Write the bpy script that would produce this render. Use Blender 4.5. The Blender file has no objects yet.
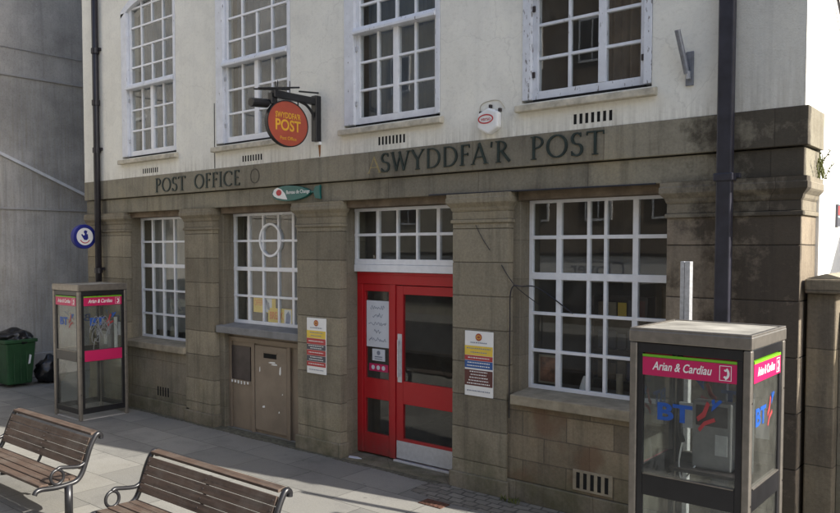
import bpy, bmesh, math, random
from mathutils import Vector, Matrix
random.seed(7)
R = math.radians
SC = bpy.context.scene
COL = SC.collection
ORG = {}                                   # world origin of every object that parents others

# ------------------------------------------------------------------ materials
def newmat(name):
    m = bpy.data.materials.new(name); m.use_nodes = True
    nt = m.node_tree
    return m, nt, nt.nodes['Principled BSDF']
def N(nt, t, **kw):
    n = nt.nodes.new(t)
    for k, v in kw.items():
        if k in n.inputs: n.inputs[k].default_value = v
        else: setattr(n, k, v)
    return n
def c4(c): return (c[0], c[1], c[2], 1)
def ramp(nt, src, stops):
    r = N(nt, 'ShaderNodeValToRGB'); e = r.color_ramp.elements
    e[0].position, e[0].color = stops[0][0], c4(stops[0][1])
    e[1].position, e[1].color = stops[-1][0], c4(stops[-1][1])
    for p, c in stops[1:-1]:
        x = e.new(p); x.color = c4(c)
    nt.links.new(src, r.inputs[0]); return r.outputs[0]
def mixc(nt, fac, a, b, mode='MIX'):
    n = N(nt, 'ShaderNodeMix', data_type='RGBA', blend_type=mode)
    for i, v in ((0, fac), (6, a), (7, b)):
        if hasattr(v, 'links'): nt.links.new(v, n.inputs[i])
        else: n.inputs[i].default_value = v if i == 0 else c4(v)
    return n.outputs[2]
def coords(nt, scale=(1, 1, 1), wall=False):
    tc = N(nt, 'ShaderNodeTexCoord'); out = tc.outputs['Object']
    if wall:                                # (x+y, z, 0): courses run round the corners
        s = N(nt, 'ShaderNodeSeparateXYZ'); nt.links.new(out, s.inputs[0])
        a = N(nt, 'ShaderNodeMath', operation='ADD'); nt.links.new(s.outputs[0], a.inputs[0]); nt.links.new(s.outputs[1], a.inputs[1])
        c = N(nt, 'ShaderNodeCombineXYZ'); nt.links.new(a.outputs[0], c.inputs[0]); nt.links.new(s.outputs[2], c.inputs[1]); out = c.outputs[0]
    mp = N(nt, 'ShaderNodeMapping'); mp.inputs['Scale'].default_value = scale
    nt.links.new(out, mp.inputs[0]); return mp.outputs[0], mp
def noise(nt, vec, scale, detail=4, rough=.6):
    n = N(nt, 'ShaderNodeTexNoise', Scale=scale, Detail=detail, Roughness=rough); nt.links.new(vec, n.inputs['Vector']); return n.outputs['Fac']
def bump(nt, b, h, strength=.3, dist=.02):
    n = N(nt, 'ShaderNodeBump', Strength=strength, Distance=dist); nt.links.new(h, n.inputs['Height']); nt.links.new(n.outputs[0], b.inputs['Normal'])
def plain(name, col, rough=.5, metal=0., var=.25, scale=9., spec=.5, bmp=.0):
    m, nt, b = newmat(name); v, _ = coords(nt)
    f = noise(nt, v, scale)
    d = tuple(x*(1-var) for x in col); l = tuple(min(1, x*(1+var)) for x in col)
    nt.links.new(ramp(nt, f, [(.3, d), (.7, l)]), b.inputs['Base Color'])
    b.inputs['Roughness'].default_value = rough; b.inputs['Metallic'].default_value = metal
    b.inputs['Specular IOR Level'].default_value = spec
    if bmp: bump(nt, b, noise(nt, v, scale*6), bmp, .01)
    return m
def masonry(name, c1, c2, mortar, bw, bh, off=.5, ox=0, oz=0, msize=.008, dirt=.5, soot=None, tint=None):
    m, nt, b = newmat(name)
    v, mp = coords(nt, wall=True); mp.inputs['Location'].default_value = (ox, oz, 0)
    br = N(nt, 'ShaderNodeTexBrick', offset=off); br.inputs['Scale'].default_value = 1
    br.inputs['Brick Width'].default_value = bw; br.inputs['Row Height'].default_value = bh
    br.inputs['Mortar Size'].default_value = msize; br.inputs['Mortar Smooth'].default_value = .3
    br.inputs['Color1'].default_value = c4(c1); br.inputs['Color2'].default_value = c4(c2); br.inputs['Mortar'].default_value = c4(mortar)
    w, _ = coords(nt)
    nz = N(nt, 'ShaderNodeMix', data_type='VECTOR')
    n3 = N(nt, 'ShaderNodeTexNoise', Scale=3., Detail=2.); nt.links.new(w, n3.inputs['Vector'])
    va = N(nt, 'ShaderNodeVectorMath', operation='MULTIPLY_ADD'); va.inputs[1].default_value = (.02, .02, 0)
    nt.links.new(n3.outputs['Color'], va.inputs[0]); nt.links.new(v, va.inputs[2]); nt.links.new(va.outputs[0], br.inputs['Vector'])
    col = br.outputs['Color']
    big = ramp(nt, noise(nt, w, 1.3, 6, .65), [(.3, (.55, .52, .5)), (.5, (1, 1, 1)), (.72, (1.25, 1.18, 1.05))])
    col = mixc(nt, dirt, col, big, 'MULTIPLY')
    fine = ramp(nt, noise(nt, w, 38, 5, .7), [(.3, (.7, .7, .7)), (.7, (1.2, 1.2, 1.2))])
    col = mixc(nt, .6, col, fine, 'MULTIPLY')
    sv, _ = coords(nt, (5, 5, .35))
    st = ramp(nt, noise(nt, sv, 1.5, 5, .7), [(.5, (0, 0, 0)), (.72, (1, 1, 1))])
    col = mixc(nt, mixc(nt, .45, (0, 0, 0), st), col, (.05, .045, .04))
    if tint:
        tm = ramp(nt, noise(nt, w, 2.1, 3, .5), [(.55, (0, 0, 0)), (.66, (1, 1, 1))])
        col = mixc(nt, mixc(nt, .6, (0, 0, 0), tm), col, tint)
    if soot:                                # black run-off stains beside the rainwater pipe
        s = N(nt, 'ShaderNodeSeparateXYZ'); nt.links.new(w, s.inputs[0])
        mr = N(nt, 'ShaderNodeMapRange'); mr.inputs[1].default_value = soot[0]; mr.inputs[2].default_value = soot[1]
        nt.links.new(s.outputs[0], mr.inputs[0])
        ad = N(nt, 'ShaderNodeMath', operation='MULTIPLY_ADD'); ad.inputs[1].default_value = 2.6
        nt.links.new(noise(nt, w, 2.6, 7, .7), ad.inputs[0]); 
        my = N(nt, 'ShaderNodeMapRange'); my.inputs[1].default_value = .05; my.inputs[2].default_value = .16; my.inputs[3].default_value = 0; my.inputs[4].default_value = 1.1
        nt.links.new(s.outputs[1], my.inputs[0])
        df = N(nt, 'ShaderNodeMath', operation='SUBTRACT'); nt.links.new(mr.outputs[0], df.inputs[0]); nt.links.new(my.outputs[0], df.inputs[1])
        nt.links.new(df.outputs[0], ad.inputs[2])
        sc_ = N(nt, 'ShaderNodeMath', operation='MULTIPLY'); sc_.inputs[1].default_value = .4; nt.links.new(ad.outputs[0], sc_.inputs[0])
        sm = ramp(nt, sc_.outputs[0], [(.68, (0, 0, 0)), (.84, (1, 1, 1))])
        col = mixc(nt, mixc(nt, .82, (0, 0, 0), sm), col, (.042, .035, .028))
    sz = N(nt, 'ShaderNodeSeparateXYZ'); nt.links.new(w, sz.inputs[0])
    mz = N(nt, 'ShaderNodeMapRange'); mz.inputs[1].default_value = .75; mz.inputs[2].default_value = .05; nt.links.new(sz.outputs[2], mz.inputs[0])
    mm = N(nt, 'ShaderNodeMath', operation='MULTIPLY'); nt.links.new(mz.outputs[0], mm.inputs[0])
    nt.links.new(ramp(nt, noise(nt, w, 2.4, 5, .65), [(.4, (0, 0, 0)), (.65, (.75, .75, .75))]), mm.inputs[1])
    col = mixc(nt, mm.outputs[0], col, (.085, .085, .045))
    nt.links.new(col, b.inputs['Base Color']); b.inputs['Roughness'].default_value = .92; b.inputs['Specular IOR Level'].default_value = .2
    sub = N(nt, 'ShaderNodeMath', operation='MULTIPLY_ADD'); sub.inputs[1].default_value = -.8
    nt.links.new(br.outputs['Fac'], sub.inputs[0]); nt.links.new(noise(nt, w, 45, 5, .7), sub.inputs[2])
    bump(nt, b, sub.outputs[0], .45, .012)
    return m
def render_mat(name, col, dark, streak=.35, lo=.35, drip=None, rough=.3, cracks=False, spot=.4):
    m, nt, b = newmat(name); w, _ = coords(nt)
    base = ramp(nt, noise(nt, w, .9, 6, .6), [(lo, dark), (.62, col)])
    patch = ramp(nt, noise(nt, w, 2.7, 3, .45), [(.44, (.90, .90, .91)), (.47, (1, 1, 1)), (.60, (1, 1, 1)), (.64, (1.06, 1.055, 1.03))])
    base = mixc(nt, .4, base, patch, 'MULTIPLY')
    spk = ramp(nt, noise(nt, w, 26, 6, .8), [(.33, (.72, .71, .68)), (.48, (1, 1, 1)), (.7, (1.06, 1.06, 1.05))])
    base = mixc(nt, spot, base, spk, 'MULTIPLY')
    sv, _ = coords(nt, (6, 6, .25))
    st = ramp(nt, noise(nt, sv, 1.2, 5, .65), [(.52, (0, 0, 0)), (.8, (1, 1, 1))])
    base = mixc(nt, mixc(nt, streak, (0, 0, 0), st), base, tuple(x*.6 for x in dark))
    if drip:                                # run-off streaks below the sills, soiling above the stone
        s = N(nt, 'ShaderNodeSeparateXYZ'); nt.links.new(w, s.inputs[0])
        mr = N(nt, 'ShaderNodeMapRange'); mr.inputs[1].default_value = drip[1]; mr.inputs[2].default_value = drip[0]
        nt.links.new(s.outputs[2], mr.inputs[0])
        dv, _ = coords(nt, (16, 16, .8)); dn = ramp(nt, noise(nt, dv, 1.3, 5, .7), [(.42, (0, 0, 0)), (.68, (1, 1, 1))])
        mu = N(nt, 'ShaderNodeMath', operation='MULTIPLY'); nt.links.new(mr.outputs[0], mu.inputs[0]); nt.links.new(dn, mu.inputs[1])
        m2 = N(nt, 'ShaderNodeMath', operation='MULTIPLY'); nt.links.new(mu.outputs[0], m2.inputs[0]); m2.inputs[1].default_value = .5
        base = mixc(nt, m2.outputs[0], base, (.30, .27, .21))
    if cracks:
        vo = N(nt, 'ShaderNodeTexVoronoi', feature='DISTANCE_TO_EDGE', Scale=.55)
        n3 = N(nt, 'ShaderNodeTexNoise', Scale=2.5, Detail=5.); nt.links.new(w, n3.inputs['Vector'])
        va = N(nt, 'ShaderNodeVectorMath', operation='MULTIPLY_ADD'); va.inputs[1].default_value = (.5, .5, .5)
        nt.links.new(n3.outputs['Color'], va.inputs[0]); nt.links.new(w, va.inputs[2]); nt.links.new(va.outputs[0], vo.inputs['Vector'])
        ck = ramp(nt, vo.outputs['Distance'], [(.0, (1, 1, 1)), (.0035, (0, 0, 0))])
        base = mixc(nt, mixc(nt, .22, (0, 0, 0), ck), base, (.32, .30, .26))
    nt.links.new(base, b.inputs['Base Color']); b.inputs['Roughness'].default_value = .9; b.inputs['Specular IOR Level'].default_value = .2
    bump(nt, b, noise(nt, w, 60, 6, .75), rough, .01); return m
def peeling(name, col, under, amount=.62):
    m, nt, b = newmat(name); w, _ = coords(nt, (18, 18, 5))
    f = ramp(nt, noise(nt, w, 1.6, 5, .6), [(amount, (0, 0, 0)), (amount+.03, (1, 1, 1))])
    w2, _ = coords(nt)
    v = ramp(nt, noise(nt, w2, 7, 4), [(.3, tuple(x*.85 for x in col)), (.65, col)])
    nt.links.new(mixc(nt, f, v, under), b.inputs['Base Color']); b.inputs['Roughness'].default_value = .45
    return m
def glass_mat(name, tint=(.9, .93, .92), rough=.015, wob=.02, dirt=.06):
    m, nt, b = newmat(name); nt.nodes.remove(b)
    out = nt.nodes['Material Output']; w, _ = coords(nt)
    tr = N(nt, 'ShaderNodeBsdfTransparent'); tr.inputs[0].default_value = c4(tint)
    gl = N(nt, 'ShaderNodeBsdfGlossy'); gl.inputs['Roughness'].default_value = rough
    lw = N(nt, 'ShaderNodeLayerWeight', Blend=.5)
    pw = N(nt, 'ShaderNodeMath', operation='POWER'); pw.inputs[1].default_value = 5.; nt.links.new(lw.outputs['Facing'], pw.inputs[0])
    bp = N(nt, 'ShaderNodeBump', Strength=wob, Distance=.02); nt.links.new(noise(nt, w, 2.2, 1), bp.inputs['Height'])
    nt.links.new(bp.outputs[0], gl.inputs['Normal'])
    mx = N(nt, 'ShaderNodeMixShader'); ad = N(nt, 'ShaderNodeMath', operation='MULTIPLY_ADD'); ad.inputs[1].default_value = .95; ad.inputs[2].default_value = .045; ad.use_clamp = True
    nt.links.new(pw.outputs[0], ad.inputs[0]); nt.links.new(ad.outputs[0], mx.inputs[0])
    nt.links.new(tr.outputs[0], mx.inputs[1]); nt.links.new(gl.outputs[0], mx.inputs[2])
    df = N(nt, 'ShaderNodeBsdfDiffuse'); df.inputs[0].default_value = (.42, .42, .38, 1)
    m2 = N(nt, 'ShaderNodeMixShader')
    d = ramp(nt, noise(nt, w, 3.5, 5, .7), [(.35, (dirt*.4,)*3), (.75, (dirt*1.8,)*3)])
    nt.links.new(d, m2.inputs[0]); nt.links.new(mx.outputs[0], m2.inputs[1]); nt.links.new(df.outputs[0], m2.inputs[2])
    nt.links.new(m2.outputs[0], out.inputs[0]); return m
def paving_mat(name, c1, c2, mortar, bw, bh, ms=.006, off=.5, rot=0., wob=.025):
    m, nt, b = newmat(name); w, mp = coords(nt); mp.inputs['Rotation'].default_value = (0, 0, rot)
    w2, _ = coords(nt)
    br = N(nt, 'ShaderNodeTexBrick', offset=off); br.inputs['Scale'].default_value = 1
    for k, v in (('Brick Width', bw), ('Row Height', bh), ('Mortar Size', ms), ('Mortar Smooth', .2), ('Color1', c4(c1)), ('Color2', c4(c2)), ('Mortar', c4(mortar))): br.inputs[k].default_value = v
    va = N(nt, 'ShaderNodeVectorMath', operation='MULTIPLY_ADD'); va.inputs[1].default_value = (wob, wob, 0)
    n3 = N(nt, 'ShaderNodeTexNoise', Scale=4., Detail=3.); nt.links.new(w2, n3.inputs['Vector'])
    nt.links.new(n3.outputs['Color'], va.inputs[0]); nt.links.new(w, va.inputs[2]); nt.links.new(va.outputs[0], br.inputs['Vector'])
    g = ramp(nt, noise(nt, w2, 1.1, 7, .7), [(.3, (.66, .66, .67)), (.52, (1, 1, 1)), (.75, (1.16, 1.14, 1.1))])
    col = mixc(nt, .85, br.outputs['Color'], g, 'MULTIPLY')
    f = ramp(nt, noise(nt, w2, 55, 5, .75), [(.3, (.75, .75, .75)), (.7, (1.15, 1.15, 1.15))])
    col = mixc(nt, .6, col, f, 'MULTIPLY')
    vo = N(nt, 'ShaderNodeTexVoronoi', Scale=3.1); nt.links.new(w2, vo.inputs['Vector'])      # old chewing gum
    vsep = N(nt, 'ShaderNodeSeparateColor'); nt.links.new(vo.outputs['Color'], vsep.inputs[0])
    va2 = N(nt, 'ShaderNodeMath', operation='MULTIPLY_ADD'); va2.inputs[1].default_value = .09; nt.links.new(vsep.outputs[0], va2.inputs[0]); nt.links.new(vo.outputs['Distance'], va2.inputs[2])
    gm = ramp(nt, va2.outputs[0], [(.085, (1, 1, 1)), (.10, (0, 0, 0))])
    col = mixc(nt, mixc(nt, .5, (0, 0, 0), gm), col, (.10, .10, .095))
    bl = ramp(nt, noise(nt, w2, .55, 6, .72), [(.48, (0, 0, 0)), (.66, (1, 1, 1))])      # broad damp and dirt stains
    col = mixc(nt, mixc(nt, .5, (0, 0, 0), bl), col, (.14, .135, .12))
    nt.links.new(col, b.inputs['Base Color']); b.inputs['Roughness'].default_value = .88; b.inputs['Specular IOR Level'].default_value = .25
    sub = N(nt, 'ShaderNodeMath', operation='MULTIPLY_ADD'); sub.inputs[1].default_value = -1.
    nt.links.new(br.outputs['Fac'], sub.inputs[0]); nt.links.new(noise(nt, w2, 30, 6, .7), sub.inputs[2])
    bump(nt, b, sub.outputs[0], .4, .012); return m
def wood_mat(name, col, grey):
    m, nt, b = newmat(name); w, _ = coords(nt, (1.2, 22, 22)); w2, _ = coords(nt)
    g = ramp(nt, noise(nt, w, 1.5, 6, .7), [(.3, tuple(x*.45 for x in col)), (.5, col), (.72, tuple(x*1.6 for x in col))])
    f = ramp(nt, noise(nt, w2, 3.2, 5, .7), [(.45, (0, 0, 0)), (.7, (1, 1, 1))])
    nt.links.new(mixc(nt, mixc(nt, .7, (0, 0, 0), f), g, grey), b.inputs['Base Color']); b.inputs['Roughness'].default_value = .75
    bump(nt, b, noise(nt, w, 2, 6, .7), .4, .006); return m

M = {}
M['cream'] = render_mat('cream_render', (.84, .82, .735), (.775, .755, .67), .13, drip=(3.93, 4.2), cracks=True)
M['roughcast'] = render_mat('roughcast_render', (.69, .675, .61), (.59, .575, .52), .3, drip=(3.93, 4.5), rough=1.)
M['sidewhite'] = render_mat('white_render', (.82, .82, .79), (.76, .75, .71), .1)
M['cement'] = render_mat('grey_cement_render', (.50, .485, .46), (.31, .30, .285), .6, .36, rough=1., spot=1., drip=(5.2, 7.5))
M['cement2'] = render_mat('dark_cement_plinth', (.40, .39, .375), (.27, .265, .255), .4, .3)
ST1, ST2, STM = (.299, .264, .194), (.194, .172, .129), (.158, .139, .106)
SOOT = (-3.3, -1.75)
M['shaft'] = masonry('pilaster_sandstone', ST1, ST2, STM, 2.65, .375, 0, 11.42+.0, .03, .006)
M['sooty'] = masonry('soot_stained_sandstone', (.29, .24, .18), (.21, .175, .13), (.09, .075, .06), 5.3, .48, 0, 11.42, .1, .006, .6, soot=SOOT)
M['frieze'] = masonry('frieze_sandstone', (.288, .263, .201), (.206, .188, .145), (.13, .11, .085), 1.55, 5., 0, .3, .0, .004, .7, soot=SOOT)
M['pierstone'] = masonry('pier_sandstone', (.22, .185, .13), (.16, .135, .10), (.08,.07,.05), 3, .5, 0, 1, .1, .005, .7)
M['friezedark'] = masonry('frieze_sandstone_sooty', (.255, .225, .17), (.205, .18, .14), (.09, .08, .065), 1.55, 5., 0, .3, .0, .004, .6, soot=SOOT)
M['archit'] = masonry('architrave_sandstone', (.273, .249, .188), (.210, .192, .149), (.13, .11, .085), 1.32, 5., 0, .9, .0, .004, .7, soot=SOOT)
M['cap'] = masonry('moulded_sandstone', (.278, .244, .176), (.226, .198, .147), STM, 3.4, 5., 0, .4, .0, .003, .6)
M['ashlar'] = masonry('ashlar_sandstone', (.288, .240, .169), (.164, .138, .102), (.13, .11, .085), .52, .265, .5, .1, .06, .007, .5, tint=(.17, .10, .065))
M['ashlar2'] = masonry('plain_ashlar_sandstone', (.249, .220, .167), (.194, .172, .132), (.13, .11, .085), .9, .5, .5, .3, .1, .005, .6)
M['jamb'] = masonry('jamb_sandstone', (.243, .215, .162), (.201, .176, .132), STM, 9, .42, 0, .1, .1, .004, .5)
M['lintel'] = plain('brown_lintel_stone', (.15, .115, .08), .9, 0, .35, 6, .2, .3)
M['sillstone'] = plain('sill_sandstone', (.29, .255, .19), .9, 0, .25, 7, .2, .3)
M['leadsill'] = plain('grey_painted_sill', (.20, .20, .20), .7, 0, .2, 6, .3, .2)
M['uppersill'] = plain('stained_render_sill', (.50, .46, .37), .9, 0, .3, 8, .2, .3)
M['white'] = plain('white_gloss_paint', (.80, .81, .83), .4, 0, .06, 12)
M['peel'] = peeling('weathered_white_paint', (.74, .76, .80), (.26, .25, .25), .64)
M['peel2'] = peeling('flaking_white_paint', (.72, .74, .78), (.24, .23, .23), .57)
def worn_paint(name, col, fade, scuff):
    m, nt, b = newmat(name); w, _ = coords(nt)
    base = mixc(nt, ramp(nt, noise(nt, w, 2.2, 5, .6), [(.35, (0,0,0)), (.75, (.7,.7,.7))]), col, fade)
    sv, _ = coords(nt, (5, 5, 40)); k = ramp(nt, noise(nt, sv, 1.1, 4, .65), [(.68, (0,0,0)), (.72, (1,1,1))])
    base = mixc(nt, mixc(nt, .35, (0,0,0), k), base, scuff)
    s = N(nt, 'ShaderNodeSeparateXYZ'); nt.links.new(w, s.inputs[0])
    mr = N(nt, 'ShaderNodeMapRange'); mr.inputs[1].default_value = .45; mr.inputs[2].default_value = .0; nt.links.new(s.outputs[2], mr.inputs[0])
    mu = N(nt, 'ShaderNodeMath', operation='MULTIPLY'); nt.links.new(mr.outputs[0], mu.inputs[0]); nt.links.new(noise(nt, w, 14, 5, .7), mu.inputs[1])
    base = mixc(nt, mu.outputs[0], base, (.12, .075, .06))       # road splash along the foot
    nt.links.new(base, b.inputs['Base Color'])
    nt.links.new(ramp(nt, noise(nt, w, 6, 5, .7), [(.3, (.3,)*3), (.7, (.55,)*3)]), b.inputs['Roughness']); return m
M['red'] = worn_paint('red_gloss_paint', (.45, .008, .013), (.43, .02, .025), (.18, .015, .015))
M['brownpaint'] = plain('brown_painted_steel', (.225, .175, .125), .5, 0, .15, 3)
M['brownpaint2'] = plain('brown_painted_steel_door', (.235, .185, .135), .5, 0, .15, 3)
M['platedark'] = plain('dark_steel_plate', (.055, .045, .045), .35, .4, .3, 5)
M['black'] = plain('black_paint', (.013, .013, .015), .35, 0, .3, 6)
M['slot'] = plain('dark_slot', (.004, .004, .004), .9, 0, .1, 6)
M['pipe'] = plain('blue_black_pipe_paint', (.022, .022, .032), .42, 0, .35, 8)
M['pipeL'] = plain('black_pipe_paint', (.016, .014, .018), .42, 0, .35, 8)
M['steel'] = plain('brushed_stainless_steel', (.235, .215, .19), .42, .7, .15, 14)
M['alu'] = plain('aluminium', (.62, .63, .65), .4, .35, .1, 20)
M['galv'] = plain('galvanised_steel', (.50, .51, .53), .45, .5, .2, 30)
M['glass'] = glass_mat('window_glass', (.97, .98, .97), .012, .02, .03)
M['boxglass'] = glass_mat('scratched_booth_glass', (.88, .90, .89), .03, .012, .06)
M['magenta'] = plain('magenta_sign_panel', (.52, .012, .10), .4, 0, .05, 4)
M['lime'] = plain('lime_sign_strip', (.16, .42, .02), .4, 0, .05, 4)
M['signwhite'] = plain('sign_white', (.80, .80, .78), .5, 0, .04, 4)
M['btblue'] = plain('sign_blue', (.01, .11, .55), .5, 0, .05, 4)
M['logoblue'] = plain('faded_logo_blue', (.012, .075, .33), .5, 0, .2, 12)
M['logored'] = plain('faded_logo_red', (.33, .04, .045), .5, 0, .2, 12)
M['btred'] = plain('sign_red', (.50, .03, .04), .5, 0, .05, 4)
M['posred'] = plain('hanging_sign_red', (.36, .07, .04), .38, 0, .1, 5)
M['posyellow'] = plain('sign_yellow', (.66, .36, .03), .5, 0, .05, 4)
M['teal'] = plain('teal_sign_face', (.006, .115, .10), .35, 0, .1, 5)
M['lotblue'] = plain('dark_blue_sign', (.012, .02, .20), .4, 0, .1, 5)
M['navy'] = plain('navy_print', (.015, .02, .08), .5, 0, .05, 5)
M['bronze'] = plain('dark_green_bronze', (.018, .032, .029), .5, .3, .35, 14)
M['ghostA'] = plain('pale_letter_scar', (.32, .26, .13), .9, 0, .25, 30, .2)
M['ghostO'] = plain('dark_letter_scar', (.10, .09, .072), .9, 0, .25, 30, .2)
M['panelred'] = plain('panel_red', (.42, .05, .05), .5, 0, .08, 6)
M['panelyellow'] = plain('panel_yellow', (.74, .53, .07), .5, 0, .08, 6)
M['panelblue'] = plain('panel_blue', (.03, .10, .30), .5, 0, .08, 6)
M['panelmaroon'] = plain('panel_maroon', (.11, .035, .03), .5, 0, .08, 6)
M['panelgrey'] = plain('panel_dark_grey', (.07, .07, .085), .5, 0, .08, 6)
M['paper'] = plain('paper', (.66, .68, .72), .8, 0, .06, 6)
M['ink'] = plain('grey_ink', (.22, .24, .30), .7, 0, .2, 6)
M['picture'] = plain('brown_print', (.20, .09, .05), .6, 0, .7, 9)
M['blind'] = plain('grey_blind_fabric', (.31, .31, .295), .85, 0, .12, 3, .2)
M['upblind'] = plain('dull_grey_blind', (.115, .135, .165), .85, 0, .1, 2, .2)
M['curtain'] = plain('brown_curtain', (.16, .12, .09), .9, 0, .25, 4, .2)
M['inside'] = plain('dim_interior_paint', (.16, .14, .12), .9, 0, .2, 2, .2)
M['insidefloor'] = plain('dark_carpet', (.05, .045, .04), .95, 0, .2, 6, .1)
M['slab'] = paving_mat('concrete_paving', (.26, .253, .23), (.19, .186, .172), (.10, .10, .09), .92, .6)
M['setts'] = paving_mat('worn_stone_setts', (.25, .235, .205), (.16, .15, .13), (.09, .085, .075), .17, .12, .012, wob=.12)
M['kerb'] = paving_mat('kerb_stone', (.32, .31, .29), (.26, .25, .24), (.1, .1, .1), .9, 4, .006, 0)
M['asphalt'] = plain('asphalt', (.05, .05, .052), .9, 0, .25, 12, .2, .5)
M['manhole'] = plain('rusty_iron_cover', (.10, .05, .035), .8, .2, .4, 20, .3, .4)
M['wood'] = wood_mat('weathered_bench_timber', (.068, .043, .030), (.125, .105, .086))
M['bingreen'] = plain('green_bin_plastic', (.016, .065, .024), .5, 0, .2, 5)
M['rubber'] = plain('black_rubber', (.015, .015, .015), .8, 0, .2, 8)
M['bag'] = plain('black_polythene', (.012, .012, .014), .28, 0, .3, 8)
M['rust'] = plain('rust_stain', (.26, .12, .05), .9, 0, .3, 14, .2)
M['pipewhite'] = plain('off_white_flashing', (.62, .63, .64), .6, 0, .1, 6)
M['slate'] = plain('roof_slate', (.09, .09, .10), .8, 0, .3, 5, .3)
M['leaf'] = plain('weed_leaf', (.09, .10, .03), .7, 0, .4, 20, .2)
M['moss'] = plain('moss', (.115, .11, .085), .95, 0, .4, 16, .1, .5)
M['oppcream'] = render_mat('opposite_render', (.50, .46, .37), (.36, .33, .27), .3)
M['oppbrick'] = masonry('opposite_stone', (.27, .22, .17), (.20, .16, .13), (.2, .18, .16), .4, .2)
M['orange'] = plain('orange_print', (.70, .20, .02), .5, 0, .1, 6)
M['bracketgrey'] = plain('shaded_zinc', (.20, .21, .235), .5, .4, .25, 18)  # galvanised steel with the bracket's shade put into its colour
M['roofcap'] = plain('tan_roof_panel', (.30, .285, .25), .7, 0, .4, 4, .3)  # mottled tan, paler than the steel round it
M['phone'] = plain('payphone_steel', (.32, .32, .33), .4, .5, .15, 8)

# ------------------------------------------------------------------ mesh helpers
class MB:
    def __init__(s): s.bm = bmesh.new(); s.k = 0
    def box(s, x0, x1, y0, y1, z0, z1):
        v = [s.bm.verts.new(p) for p in ((x0,y0,z0),(x1,y0,z0),(x1,y1,z0),(x0,y1,z0),(x0,y0,z1),(x1,y0,z1),(x1,y1,z1),(x0,y1,z1))]
        for f in ((0,3,2,1),(4,5,6,7),(0,1,5,4),(1,2,6,5),(2,3,7,6),(3,0,4,7)): s.bm.faces.new([v[i] for i in f])
        return s
    def prism(s, poly, axis, a, b):          # poly in the other two axes; extruded along axis from a to b
        def P(p, t): return {'x': (t, p[0], p[1]), 'y': (p[0], t, p[1]), 'z': (p[0], p[1], t)}[axis]
        A = [s.bm.verts.new(P(p, a)) for p in poly]; B = [s.bm.verts.new(P(p, b)) for p in poly]; n = len(poly)
        s.bm.faces.new(A); s.bm.faces.new(B[::-1])
        for i in range(n): s.bm.faces.new((A[i], B[i], B[(i+1) % n], A[(i+1) % n]))
        return s
    def tube(s, pts, r, seg=10, closed=False, r1=None):
        pts = [Vector(p) for p in pts]; n = len(pts); rings = []; up = None
        for i, p in enumerate(pts):
            if closed: t = pts[(i+1) % n]-pts[i-1]
            else: t = pts[min(i+1, n-1)]-pts[max(i-1, 0)]
            t.normalize()
            if up is None: up = Vector((0,0,1)) if abs(t.z) < .9 else Vector((1,0,0))
            a = t.cross(up)
            if a.length < 1e-4: a = t.cross(Vector((0,1,0)))
            a.normalize(); b = a.cross(t); up = b
            rr = r if r1 is None else r+(r1-r)*i/(n-1)
            rings.append([s.bm.verts.new(p+rr*(math.cos(q)*a+math.sin(q)*b)) for q in [2*math.pi*j/seg for j in range(seg)]])
        for i in range(n if closed else n-1):
            A, B = rings[i], rings[(i+1) % n]
            for j in range(seg): s.bm.faces.new((A[j], A[(j+1) % seg], B[(j+1) % seg], B[j]))
        if not closed: s.bm.faces.new(rings[0][::-1]); s.bm.faces.new(rings[-1])
        return s
    def disc(s, c, rx, rz, axis, a, b, seg=40):   # elliptic plate
        return s.prism([(c[0]+rx*math.cos(2*math.pi*i/seg), c[1]+rz*math.sin(2*math.pi*i/seg)) for i in range(seg)], axis, a, b)
    def ringplate(s, c, rx, rz, w, axis, a, b, seg=48):
        def P(p, t): return {'x': (t, p[0], p[1]), 'y': (p[0], t, p[1]), 'z': (p[0], p[1], t)}[axis]
        L = []
        for t in (a, b):
            for k in (0, -w):
                L.append([s.bm.verts.new(P((c[0]+(rx+k)*math.cos(2*math.pi*i/seg), c[1]+(rz+k)*math.sin(2*math.pi*i/seg)), t)) for i in range(seg)])
        for i in range(seg):
            j = (i+1) % seg
            for (A, B) in ((L[0], L[1]), (L[1], L[3]), (L[3], L[2]), (L[2], L[0])): s.bm.faces.new((A[i], A[j], B[j], B[i]))
        return s
    def build(s, name, mat, parent=None, bevel=0, smooth=False, seg=2):
        bm = s.bm; bmesh.ops.recalc_face_normals(bm, faces=bm.faces[:])
        o = Vector(ORG.get(parent, (0,0,0))) if parent else Vector((0,0,0))
        if o.length: bmesh.ops.translate(bm, verts=bm.verts[:], vec=-o)
        me = bpy.data.meshes.new(name); bm.to_mesh(me); bm.free()
        if smooth:
            for p in me.polygons: p.use_smooth = True
        ob = bpy.data.objects.new(name, me); COL.objects.link(ob); me.materials.append(M[mat] if isinstance(mat, str) else mat)
        if parent: ob.parent = parent; ORG[ob] = tuple(o)
        if bevel:
            b = ob.modifiers.new('bevel', 'BEVEL'); b.width = bevel; b.segments = seg; b.limit_method = 'ANGLE'; b.angle_limit = R(40)
        return ob
def bx(*a): return MB().box(*a)
def thing(name, loc, label, cat, group=None):
    o = bpy.data.objects.new(name, None); o.location = loc; o.empty_display_size = .2; COL.objects.link(o); ORG[o] = tuple(loc)
    return tag(o, label, cat, group)
def tag(o, label, cat, group=None):
    o['label'] = label; o['category'] = cat
    if group: o['group'] = group
    return o
def rebase(o, loc):                          # move a one-mesh thing's origin to its base
    o.data.transform(Matrix.Translation(-Vector(loc))); o.location = loc; return o
def struct(o): o['kind'] = 'structure'; return o
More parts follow.
